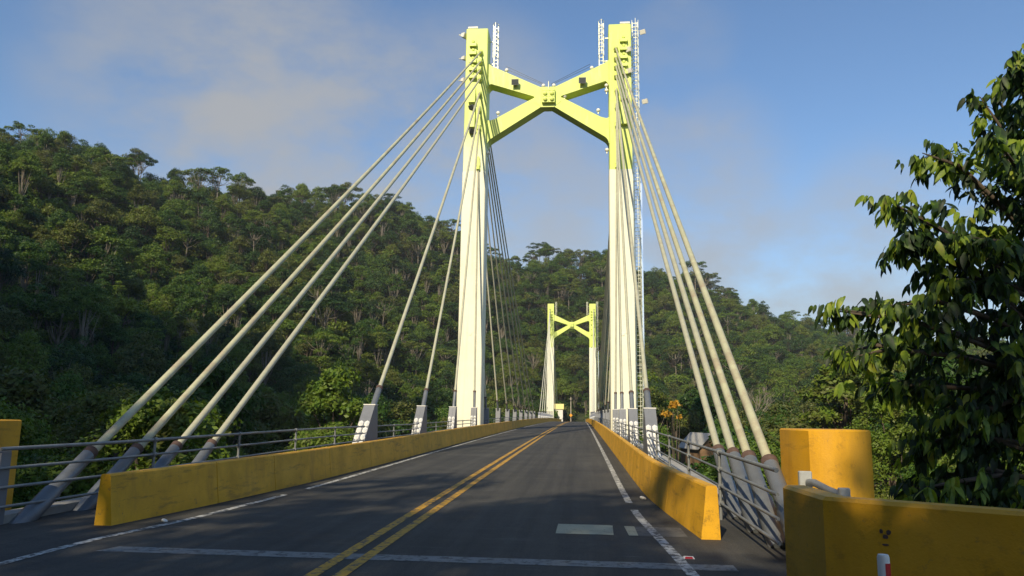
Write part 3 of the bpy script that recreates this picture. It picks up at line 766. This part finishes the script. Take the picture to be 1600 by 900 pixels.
def cecropia(seed, H, nleaf, size, mat):
    r = np.random.default_rng(seed); bl = []; limbs = []
    for i in range(9):
        a = i*2.4; q = .4+2.3*r.random(); z = H*(.62+.38*r.random())
        bl.append((q*math.cos(a), q*math.sin(a), z, .95, .38)); limbs.append((q*math.cos(a), q*math.sin(a), z, .5+.3*r.random()))
    cm = crown_mesh('crown', bl, nleaf, size, r, mat, .9, .3)
    return ('open', cm, trunk_mesh('trunk', H*.92, .13, limbs, r, PALEBARK, .3), H, 3.0, 'open branched big leaved tree')
VAR += [broad(1, 13, 5.0, 26, 4600, .42, LEAF, BARK, base=.26, desc='round dark green tree'),
        broad(2, 15, 4.4, 26, 4400, .41, LEAF, BARK, base=.35, desc='tall oval green tree', blobf=.33),
        broad(3, 11, 5.4, 28, 4600, .42, LEAF, BARK, flat=.8, base=.2, desc='broad low green tree'),
        broad(4, 16, 3.6, 22, 3600, .40, LEAF, PALEBARK, base=.3, desc='slender pale trunked tree', blobf=.34),
        umbrella(5, 19, 5.6, 2700, .44, LEAF),
        broad(6, 14, 4.8, 16, 2800, .42, LEAF, PALEBARK, desc='airy gappy tree', blobf=.30, base=.30)]
VAR += [broad(7, 12, 4.2, 12, 3600, .40, LEAF, BARK, base=.25, flat=.5, desc='domed lumpy tree', blobf=.46, spread=.8),
        broad(8, 17, 4.0, 30, 4000, .39, LEAF, PALEBARK, base=.2, flat=.45, desc='columnar vine hung tree', blobf=.27, spread=.85),
        umbrella(9, 15, 4.6, 2300, .42, LEAF)]
NV0 = len(VAR)
VAR += [broad(21, 9.5, 3.8, 26, 7000, .30, LEAFN, BARK, base=.25, desc='leafy bank tree', blobf=.30),
        broad(22, 11, 3.3, 24, 6500, .30, LEAFN, BARK, base=.3, desc='tall leafy bank tree', blobf=.29),
        broad(23, 7.5, 3.6, 26, 6500, .32, LEAFN, BARK, base=.12, desc='low spreading bushy tree', blobf=.31),
        cecropia(24, 9.5, 1500, .52, LEAFN)]
NV1 = len(VAR)
VAR += [broad(31, 3.0, 2.3, 14, 1100, .36, LEAF, BARK, base=.1, desc='shrub', blobf=.36),
        broad(32, 11, 4.6, 18, 2600, .55, LEAFY, BARK, desc='bright yellow green tree'),
        broad(33, 7.0, 3.4, 40, 26000, .135, LEAFN, BARK, base=.10, desc='fine leaved bush', blobf=.26),
        broad(34, 8.5, 3.0, 36, 24000, .15, LEAFN, BARK, base=.15, desc='fine leaved tall bush', blobf=.27),
        broad(35, 8.8, .6, 6, 170, .22, LEAFO, BARK, base=.80, desc='orange leaved tree', blobf=.5),
        broad(40, 10, 6.0, 34, 4200, .5, LEAF, BARK, base=.2, flat=.25, desc='flat crowned shade tree', blobf=.3)]
def dead_tree():
    b = MB(); r = random.Random(5)
    def br(p, d, L, rad, lev):
        q = p+d*L; b.tube([p, p.lerp(q,.5)+Vector((r.uniform(-1,1),r.uniform(-1,1),0))*L*.05, q], [rad, rad*.8, rad*.6], 6)
        if lev: 
            for k in range(3 if lev > 1 else 2):
                e = (d+Vector((r.uniform(-1,1),r.uniform(-1,1),r.uniform(-.1,.6)))*.8).normalized(); br(q, e, L*r.uniform(.5,.75), rad*.55, lev-1)
    br(Vector((0,0,-1)), Vector((.05,0,1)), 5.5, .22, 4)
    me = bpy.data.meshes.new('trunk'); me.from_pydata(b.v, [], b.f); me.materials.append(PALEBARK); return me
DEAD = dead_tree()

# camera model, used only to sort trees by where they show and to word their labels
CAMF, PITCH, YAW, ROLL = 1190.84, .1675, -.0919, .0141
def cam_axes():
    cp, sp, cy, sy = math.cos(PITCH), math.sin(PITCH), math.cos(YAW), math.sin(YAW)
    fw = Vector((sy*cp, cy*cp, sp)); r = Vector((cy, -sy, 0)); u = r.cross(fw)
    return fw, r*math.cos(ROLL)+u*math.sin(ROLL), -r*math.sin(ROLL)+u*math.cos(ROLL)
FW, RT, UP = cam_axes()
def proj(p):
    d = Vector(p)-Vector((CX, 0, CZ)); z = d.dot(FW)
    if z < .5: return None
    return 800+CAMF*d.dot(RT)/z, 450-CAMF*d.dot(UP)/z, z

# scatter
cand = []
sp = 6.1
gx = np.arange(-360, 380, sp); gy = np.arange(-110, 500, sp)
for x in gx:
    for y in gy:
        jx, jy = x+rnd.uniform(-.48,.48)*sp, y+rnd.uniform(-.48,.48)*sp
        dx = jx-CX; r = math.hypot(dx, jy); az = math.degrees(math.atan2(dx, jy))
        if abs(jx) < 11.5 and -130 < jy < 268: continue
        if abs(jx) < 24 and jy < 4: continue
        if jx > 0 and jy < 26 and jx < 16: continue
        if r < 24: continue
        if jy > 0:
            if r > float(ridge(az))+42 or abs(az) > 62: continue
            if jx > 30 and az > 45: continue
        else:
            if not (-190 < jx < -24 and jy > -110): continue
        if abs(jx-14.2) < 2.6 and 66 < jy < 85: continue    # the view to the bank house
        cand.append((jx, jy, r, az))
cand = np.array(cand); H = height(cand[:,0], cand[:,1])
insts = []     # (x,y,z,scale,rot,var)
for (x, y, r, az), z in zip(cand, H):
    rr = float(ridge(az))
    if y > 0 and r < 105:
        v = rnd.choices([NV0, NV0+1, NV0+2, NV0+3], [4, 3, 3, 1.3])[0]; s = rnd.uniform(.8, 1.3)
        if r < 58: v = rnd.choice([NV1+2, NV1+3, NV1+3]); s = rnd.uniform(.8, 1.35)
    else:
        onr = abs(r-rr) < 26 and y > 0
        v = rnd.choices(range(NV0), [3,3,3.4,2.6,2.4 if onr else (.5 if r > 170 else 0),2.2 if onr else 1.2,3,2.2,1.6 if onr else (.6 if r > 170 else 0)])[0]
        s = rnd.choice([rnd.uniform(.5,.8), rnd.uniform(.75,1.1), rnd.uniform(.9,1.25)])*(rnd.uniform(.78,.92) if not onr else rnd.uniform(.85,1.0))
    insts.append([x, y, z, s, rnd.uniform(0, 6.28), v, r, az])
# pick the individuals: every in-frame tree on the skyline and the nearest ones
scored = []
for i, t in enumerate(insts):
    x, y, z, s, rot, v, r, az = t
    pt = proj((x, y, z+VAR[v][3]*s*.75))
    if pt is None or not (-20 < pt[0] < 1620): continue
    if pt[0] > 1400: continue
    rr = float(ridge(az)); onr = -22 < r-rr < 14
    size = VAR[v][4]*s/r*(1.8 if onr else 1.0)
    scored.append((size, i, pt, onr))
scored.sort(reverse=True)
chosen = scored[:275]
used = {c[1] for c in chosen}
def xland(px, py):
    for lim, w in ((110,'at far left edge'),(230,'left of thick left cables'),(330,'above left barrier end'),(430,'behind thick left cables'),(520,'beyond thick left cables'),
                   (600,'left of farthest anchor'),(720,'just left of near tower'),(790,'behind left span cables'),(850,'left of far tower'),(935,'between far tower legs'),(1000,'behind right tower leg'),
                   (1060,'just right of near tower'),(1130,'left of thick right cables'),(1210,'behind thick right cables'),(1290,'above right pier'),(1700,'beside large leaved tree')):
        if px < lim: return w
def yland(py, onr):
    if onr: return 'on the skyline'
    return 'high on hillside' if py < 400 else 'midway up hill' if py < 500 else 'low on hill' if py < 600 else 'down the bank'
groups = {}
for sc_, i, pt, onr in chosen:
    x, y, z, s, rot, v, r, az = insts[i]
    groups.setdefault((VAR[v][5], yland(pt[1], onr), xland(pt[0], pt[1])), []).append((pt[0], i, pt))
first = {}
def place_tree(kind, v, loc, rot, s, label, group, crown=True):
    r = empty(kind, loc, label, 'tree', group); r.rotation_euler.z = rot; q = 1+.16*math.sin(rot*7); r.scale = (s*q, s*q, s)
    for nm, me in (('trunk', VAR[v][2]), ('crown', VAR[v][1])):
        o = bpy.data.objects.new(nm, me); C.objects.link(o); o.parent = r
        first.setdefault((v, nm), o)
    return r
TALLY = ['leftmost','second from left','third from left','fourth from left','fifth from left','sixth from left','seventh from left','eighth from left','ninth from left','tenth from left','eleventh from left','twelfth from left']
for (d, yl, xl_), L in sorted(groups.items()):
    L.sort()
    for k, (px, i, pt) in enumerate(L):
        x, y, z, s, rot, v, r, az = insts[i]
        lab = '%s %s %s' % (d, yl, xl_)
        if len(L) > 1: lab += ', ' + TALLY[min(k, 11)]
        kind = {'broad':'broadleaf_tree','umbrella':'umbrella_tree','open':'cecropia_tree'}[VAR[v][0]]
        place_tree(kind, v, (x, y, float(z)), rot, s, lab, 'trees '+yl)
# singular trees
def at_px(px, py, r):
    d = FW + RT*((px-800)/CAMF) - UP*((py-450)/CAMF); h = math.hypot(d.x, d.y); t = r/h
    return CX+d.x*t, d.y*t
def special(kind, v, px, r, s, label, rot=0):
    x, y = at_px(px, 651, r); z = float(height(x, y))
    return place_tree(kind, v, (x, y, z), rot, s, label, None)
special('yellow_tree', NV1+1, 168, 168, 1.15, 'bright yellow green tree low on the dark left hillside')
special('flowering_tree', NV1+4, 1054, 62, 1.38, 'slender tree with orange leaves right of the near tower')
for px, r, s, lab in ((556, 190, 1.0, 'bare pale dead tree on the hillside left of the near tower'), (1162, 120, .9, 'bare pale branches above the yellow pier behind the thick right cables'), (1212, 190, .8, 'bare pale dead tree right of the thick right cables'), (310, 175, .7, 'pale snag low on the hill under the thick left cables')):
    x, y = at_px(px, 651, r); rt = empty('dead_tree', (x, y, float(height(x, y))+3), lab, 'tree'); rt.scale = (s, s, s*1.2); rt.rotation_euler.z = px
    o = bpy.data.objects.new('trunk', DEAD); C.objects.link(o); o.parent = rt
# tall trees behind the camera; crowns placed and sized to shade the bridge end
SHADE = [(-16.8,-15,26,1,1.0,'broad one on the left roadside'),(-11,-15,32,5,.42,'tallest narrow one left of the road'),(-6,-15.5,23.8,1,.5,'slim one beside the left lane'),(-1.2,-24,30,7,.5,'slender tall one added to shade the right tree'),(0.2,-16,18.8,NV1+5,.5,'low one added to shade the right wall'),(-30,-10,42,1,1.1,'wide one up the left slope'),  # trees on the road line added out of view for their shade
         (-14,-29,25,1,.9,'rear one far left'),(-5,-29,24,3,.8,'rear one in the middle'),(3,-30,23,1,.7,'rear one towards the right'),(11,-28,19,2,.7,'rear one at the far right'),(-40,0,36,0,1.05,'one added to shade the left bank')]
for k, (x, y, h, v, w, lab) in enumerate(SHADE):
    s = h/VAR[v][3]
    rt = place_tree('broadleaf_tree', v, (x, y, float(height(x, y))), k*1.3, s, 'tall shade tree behind the bridge end, '+lab, 'shade trees behind the bridge end')
    rt.scale = (s*w, s*w, s)

# the rest of the forest and its undergrowth: one mass of instances
pts, rots, scl, var = [], [], [], []
for i, t in enumerate(insts):
    if i in used: continue
    pts.append(t[:3]); q_ = rnd.uniform(.85,1.25); rots.append(t[4]); scl.append((t[3]*q_, t[3]*q_, t[3]*rnd.uniform(.85,1.12))); var.append(t[5])
sp = 3.6
for x in np.arange(-330, 330, sp):
    for y in np.arange(10, 470, sp):
        jx, jy = x+rnd.uniform(-.5,.5)*sp, y+rnd.uniform(-.5,.5)*sp
        dx = jx-CX; r = math.hypot(dx, jy); az = math.degrees(math.atan2(dx, jy))
        if abs(az) > 46 or r > float(ridge(az))+20: continue
        if (abs(jx) < 8.2 and jy < 258) or (r < 14): continue
        if jx > 0 and jx < 8.5: continue
        pts.append((jx, jy, float(height(jx, jy))-.3)); rots.append(rnd.uniform(0,6.28)); q_ = rnd.uniform(.8,2.1)*(1 if r > 70 else .5); scl.append((q_*1.1, q_*1.1, q_)); var.append(NV1)
V = np.array(pts, float)
me = bpy.data.meshes.new('hillside_forest'); me.vertices.add(len(V)); me.vertices.foreach_set('co', V.astype(np.float32).ravel())
for nm, arr, ty in (('rot', rots, 'FLOAT'), ('scl', scl, 'FLOAT_VECTOR'), ('var', var, 'INT')):
    a = me.attributes.new(nm, ty, 'POINT'); a.data.foreach_set('vector' if ty == 'FLOAT_VECTOR' else 'value', np.array(arr, np.int32 if ty == 'INT' else np.float32).ravel())
forest = bpy.data.objects.new('hillside_forest', me); C.objects.link(forest)
tag(forest, 'dense tropical forest and undergrowth covering the hill', 'forest', kind='stuff')
def proto_objs(v):
    out = []
    for nm in ('trunk', 'crown'):
        if (v, nm) not in first:
            # one shrub by the left rail stands for the undergrowth
            place_tree('shrub', v, (-18, 38, float(height(-18, 38))), 0, 1.0, 'low green shrub on the bank below the left handrail', None)
        out.append(first[(v, nm)])
    return out
ng = bpy.data.node_groups.new('forest_scatter', 'GeometryNodeTree')
ng.interface.new_socket('Geometry', in_out='INPUT', socket_type='NodeSocketGeometry'); ng.interface.new_socket('Geometry', in_out='OUTPUT', socket_type='NodeSocketGeometry')
gi = ng.nodes.new('NodeGroupInput'); go = ng.nodes.new('NodeGroupOutput'); jn = ng.nodes.new('GeometryNodeJoinGeometry')
m2p = ng.nodes.new('GeometryNodeMeshToPoints'); ng.links.new(gi.outputs[0], m2p.inputs[0])
def attr(nm, ty):
    a = ng.nodes.new('GeometryNodeInputNamedAttribute'); a.data_type = ty; a.inputs[0].default_value = nm; return a.outputs[0]
ar, asc, av = attr('rot', 'FLOAT'), attr('scl', 'FLOAT_VECTOR'), attr('var', 'INT')
cx_ = ng.nodes.new('ShaderNodeCombineXYZ'); ng.links.new(ar, cx_.inputs[2])
for v in sorted(set(var)):
    cmp_ = ng.nodes.new('FunctionNodeCompare'); cmp_.data_type = 'INT'; cmp_.operation = 'EQUAL'
    ins = [q for q in cmp_.inputs if q.enabled]; ng.links.new(av, ins[0]); ins[1].default_value = v
    jg = ng.nodes.new('GeometryNodeJoinGeometry')
    for ob in proto_objs(v):
        oi = ng.nodes.new('GeometryNodeObjectInfo'); oi.transform_space = 'ORIGINAL'; oi.inputs[0].default_value = ob
        ng.links.new(oi.outputs['Geometry'], jg.inputs[0])
    iop = ng.nodes.new('GeometryNodeInstanceOnPoints')
    ng.links.new(m2p.outputs[0], iop.inputs['Points']); ng.links.new(cmp_.outputs[0], iop.inputs['Selection']); ng.links.new(jg.outputs[0], iop.inputs['Instance'])
    ng.links.new(cx_.outputs[0], iop.inputs['Rotation']); ng.links.new(asc, iop.inputs['Scale'])
    ng.links.new(iop.outputs[0], jn.inputs[0])
ng.links.new(jn.outputs[0], go.inputs[0])
md = forest.modifiers.new('scatter', 'NODES'); md.node_group = ng

# ------------------------------------------------------------------ the large-leaved tree on the right
def big_tree():
    r = random.Random(3); gr = np.random.default_rng(3)
    root = empty('broad_leaved_tree', (9.9, 12.4, 0), 'large dark tree with drooping broad leaves at the right edge', 'tree')
    def P(px, py, y):
        d = FW + RT*((px-800)/CAMF) - UP*((py-450)/CAMF); t = y/d.y
        return Vector((CX+d.x*t, y, CZ+d.z*t))
    tb = MB()
    trunk = [Vector((9.9,12.4,-1.2)), Vector((9.8,12.4,1.2)), Vector((9.95,12.3,3.2)), Vector((9.75,12.2,5.2)), Vector((9.9,12.0,7.6)), Vector((9.7,11.9,9.4))]
    tb.tube(trunk, [.24,.19,.16,.12,.08,.03], 9)
    boughs = [[(1660,330),(1620,215),(1588,108)], [(1650,330),(1600,230),(1550,140)], [(1650,400),(1580,265),(1520,215)], [(1660,420),(1560,320),(1490,262),(1412,238)],
              [(1660,460),(1570,400),(1450,352),(1350,322)], [(1660,480),(1540,430),(1430,395),(1385,378)], [(1660,590),(1530,530),(1400,495),(1266,482)], [(1660,600),(1500,560),(1380,545),(1300,560)],
              [(1660,560),(1560,500),(1450,470),(1360,478)], [(1660,560),(1570,470),(1500,440),(1440,440)], [(1660,640),(1540,610),(1440,600),(1350,600)], [(1660,720),(1560,690),(1480,680),(1405,690)],
              [(1660,760),(1560,740),(1470,745),(1400,760)], [(1660,300),(1640,180),(1615,90)], [(1660,500),(1610,420),(1560,380),(1510,360)], [(1660,380),(1625,300),(1590,270)],
              [(1660,660),(1600,620),(1530,640),(1460,640)], [(1660,560),(1610,530),(1560,570)], [(1660,790),(1600,770),(1540,790)], [(1680,620),(1630,560),(1590,470)]]
    boughs = [[(x+(0 if i_ in (0, 1, 13) else 34 if k == len(q)-1 else 12 if k == len(q)-2 else 0), y) for k, (x, y) in enumerate(q)] for i_, q in enumerate(boughs)]
    cl = []
    for bi, bo in enumerate(boughs):
        for rep in range(2 if bi < 10 else 3):
            y0 = 12.2; y1 = r.uniform(10.6, 12.6) if rep == 0 else r.uniform(10.8, 14.2)
            pts = [P(px+r.uniform(-1,1)*(5 if rep == 0 else 24)*min(1,k), py+r.uniform(-1,1)*(4 if rep == 0 else 15)*min(1,k), y0+(y1-y0)*k/(len(bo)-1)) for k, (px, py) in enumerate(bo)]
            tb.tube(pts, [.05]+[.035]*(len(pts)-2)+[.008], 6)
            n = int(10+len(bo)*8)
            for k in range(n):
                f = (k/(n-1))**.75*(len(pts)-1); j = min(len(pts)-2, int(f)); q = pts[j].lerp(pts[j+1], f-j)
                s = .05+.22*(1-f/(len(pts)-1))+.10*r.random()
                cl.append((q+Vector((r.gauss(0,1),r.gauss(0,1)*1.5,r.gauss(0,.8)))*s, (pts[j+1]-pts[j]).normalized(), f/(len(pts)-1)))
    VV = []; FF = []; base = 0
    # leaf template: keel-folded, drooping, pointed
    st = [(0,.0,0),(.12,.36,-.02),(.35,.5,-.05),(.6,.44,-.12),(.82,.24,-.2),(1,0,-.32)]
    MI = []
    for c, dr, ft in cl:
        sunlit = r.random() < .07+.65*max(0, ft-.42)  # sunlit-coloured leaves grow more frequent towards the bough tips
        out = Vector((dr.x, dr.y, dr.z)); out = (out+Vector((r.gauss(0,.5), r.gauss(0,.5), r.gauss(0,.3)))).normalized()
        tw = .16+.16*r.random(); nl = r.randint(4, 6)
        for k in range(nl):
            pos = c+out*tw*(k/nl)+Vector((0,0,-.05*(k/nl)**2))
            side = -1 if k % 2 else 1
            sdv = out.cross(Vector((0,0,1)))
            if sdv.length < .1: sdv = Vector((1,0,0))
            ax = (out*.55+sdv.normalized()*side*r.uniform(.3,.9)+Vector((r.gauss(0,.25),r.gauss(0,.25),-r.uniform(.5,1.9)))).normalized()
            w = ax.cross(Vector((r.gauss(0,.5),r.gauss(0,.5),1))).normalized(); nn = w.cross(ax).normalized()
            if nn.z < 0: nn = -nn
            L = r.uniform(.15,.29); W = L*r.uniform(.30,.40); rows = []
            for (u, hw, dp) in st:
                m = pos+ax*L*u+nn*L*dp*.8
                e = nn*(W*hw*.28)
                rows.append((m-w*W*hw+e, m, m+w*W*hw+e))
            for row in rows: VV += [tuple(a) for a in row]
            for i in range(len(rows)-1):
                a = base+i*3
                FF += [(a,a+1,a+4,a+3),(a+1,a+2,a+5,a+4)]; MI += [int(sunlit)]*2
            base += len(rows)*3
    o = np_mesh('crown', np.array(VV), np.array(FF), [LEAFB, LEAFT], mi=np.array(MI), parent=root); o.location = -Vector(root.location)
    o.data.polygons.foreach_set('use_smooth', np.ones(len(FF), bool))
    t = tb.build('trunk', BARK, root, 60); t.location = -Vector(root.location)
big_tree()

# dark bushes filling the bank under and behind that tree
for k, (x, y, s, v) in enumerate([(11.2,17,.62,NV1+2),(13.5,16,.8,NV1+3),(16,20,.85,NV1+2),(19,18,.9,NV1+3),(12.8,22.5,.62,NV1+2),(17,26,.9,NV1+3),(22,24,1.0,NV1+2),(21,32,1.0,NV1+3),(14.5,30,.62,NV1+3),(10.6,15,.45,NV1+2)]):
    place_tree('bank_bush', v, (x, y, float(height(x, y))-1.0), k*1.7, s, 'dark bushy tree behind the broad leaved tree, %s' % ('nearest the yellow pier','second behind the yellow pier','third row at its left','right edge, nearest','low, left of the trunk','farther back in the middle','right edge, farther back','farthest back','slim pale trunked one','lowest, at the pier foot')[k], 'bushes behind the broad leaved tree')

# ------------------------------------------------------------------ morning haze in the valley
b = MB(); b.box((-960,-460,-40),(960,1360,300))
hm = bpy.data.materials.new('valley_haze'); hm.use_nodes = True; nt = hm.node_tree; nt.nodes.clear()
ho = N(nt, 'ShaderNodeOutputMaterial'); pv = N(nt, 'ShaderNodeVolumePrincipled'); pv.inputs['Density'].default_value = .0002; pv.inputs['Color'].default_value = (.86,.90,.95,1); pv.inputs['Anisotropy'].default_value = .1
nt.links.new(pv.outputs[0], ho.inputs['Volume'])
o = b.build('haze', hm); o['kind'] = 'stuff'
# ------------------------------------------------------------------ light, sky, camera
SUN_AZ, SUN_EL = R(16.7), R(34)      # sun stands behind the camera, to the left
sun = bpy.data.lights.new('sun', 'SUN'); sun.energy = 5.0; sun.angle = R(.53); sun.color = (1.0,.86,.62)
so = bpy.data.objects.new('sun', sun); C.objects.link(so)
d = Vector((math.sin(SUN_AZ)*math.cos(SUN_EL), math.cos(SUN_AZ)*math.cos(SUN_EL), -math.sin(SUN_EL)))
so.rotation_euler = d.to_track_quat('-Z', 'Y').to_euler(); so.location = (-30, -60, 60)
w = bpy.data.worlds.new('World'); SC.world = w; w.use_nodes = True; nt = w.node_tree; nt.nodes.clear()
wo = N(nt, 'ShaderNodeOutputWorld'); bg = N(nt, 'ShaderNodeBackground'); bg.inputs[1].default_value = .10
sky = N(nt, 'ShaderNodeTexSky'); sky.sky_type = 'NISHITA'; sky.sun_disc = False; sky.sun_elevation = SUN_EL; sky.sun_rotation = math.pi+SUN_AZ
sky.air_density = 1.0; sky.dust_density = .5; sky.ozone_density = 3.0
tc = N(nt, 'ShaderNodeTexCoord')
def skydir(px, py):
    return (FW + RT*((px-800)/CAMF) - UP*((py-450)/CAMF)).normalized()
total = None
for px, py, wid, amt in ((420,205,15,1.0),(250,130,10,.7),(580,230,13,.95),(500,100,10,.5),(740,190,10,.6),(1080,290,9,.7),(1110,400,9,.85),(1400,450,12,.85),(1280,490,11,.9),(830,330,10,.8),(500,275,6,.9),(1060,60,5,.3)):
    dp = N(nt, 'ShaderNodeVectorMath', operation='DOT_PRODUCT'); nt.links.new(tc.outputs['Generated'], dp.inputs[0]); dp.inputs[1].default_value = skydir(px, py)
    mr = N(nt, 'ShaderNodeMapRange', interpolation_type='SMOOTHERSTEP'); nt.links.new(dp.outputs['Value'], mr.inputs[0])
    mr.inputs[1].default_value = math.cos(R(wid)); mr.inputs[2].default_value = 1.0; mr.inputs[3].default_value = 0; mr.inputs[4].default_value = amt
    if total is None: total = mr.outputs[0]
    else:
        ad = N(nt, 'ShaderNodeMath', operation='MAXIMUM'); nt.links.new(total, ad.inputs[0]); nt.links.new(mr.outputs[0], ad.inputs[1]); total = ad.outputs[0]
mp = N(nt, 'ShaderNodeMapping'); mp.inputs['Scale'].default_value = (5, 5, 9); nt.links.new(tc.outputs['Generated'], mp.inputs[0])
nz = N(nt, 'ShaderNodeTexNoise'); nz.inputs['Scale'].default_value = 1.3; nz.inputs['Detail'].default_value = 8; nz.inputs['Roughness'].default_value = .6; nt.links.new(mp.outputs[0], nz.inputs['Vector'])
nr = N(nt, 'ShaderNodeMapRange', interpolation_type='SMOOTHSTEP'); nt.links.new(nz.outputs['Fac'], nr.inputs[0]); nr.inputs[1].default_value = .2; nr.inputs[2].default_value = .68
mu = N(nt, 'ShaderNodeMath', operation='MULTIPLY'); nt.links.new(total, mu.inputs[0]); nt.links.new(nr.outputs[0], mu.inputs[1])
cm = N(nt, 'ShaderNodeMath', operation='MULTIPLY'); cm.inputs[1].default_value = .85; nt.links.new(mu.outputs[0], cm.inputs[0]); cm.use_clamp = True
hs = N(nt, 'ShaderNodeHueSaturation'); hs.inputs['Saturation'].default_value = 1.14; hs.inputs['Value'].default_value = 1.27; nt.links.new(sky.outputs[0], hs.inputs['Color'])
skyc = mix(nt, cm.outputs[0], hs.outputs[0], (3.7, 3.65, 3.55))
nt.links.new(skyc, bg.inputs[0]); nt.links.new(bg.outputs[0], wo.inputs[0])

cam = bpy.data.cameras.new('camera'); co = bpy.data.objects.new('camera', cam); C.objects.link(co)
cam.sensor_width = 36; cam.lens = CAMF*36/1600; cam.clip_end = 5000; cam.clip_start = .05
M = Matrix((RT, UP, -FW)).transposed().to_4x4(); M.translation = (CX, 0, CZ); co.matrix_world = M
SC.camera = co
SC.view_settings.view_transform = 'Standard'; SC.view_settings.look = 'None'; SC.view_settings.gamma = 1; SC.view_settings.exposure = .28
SC.cycles.use_denoising = True; SC.cycles.max_bounces = 6; SC.cycles.diffuse_bounces = 3; SC.cycles.transparent_max_bounces = 4
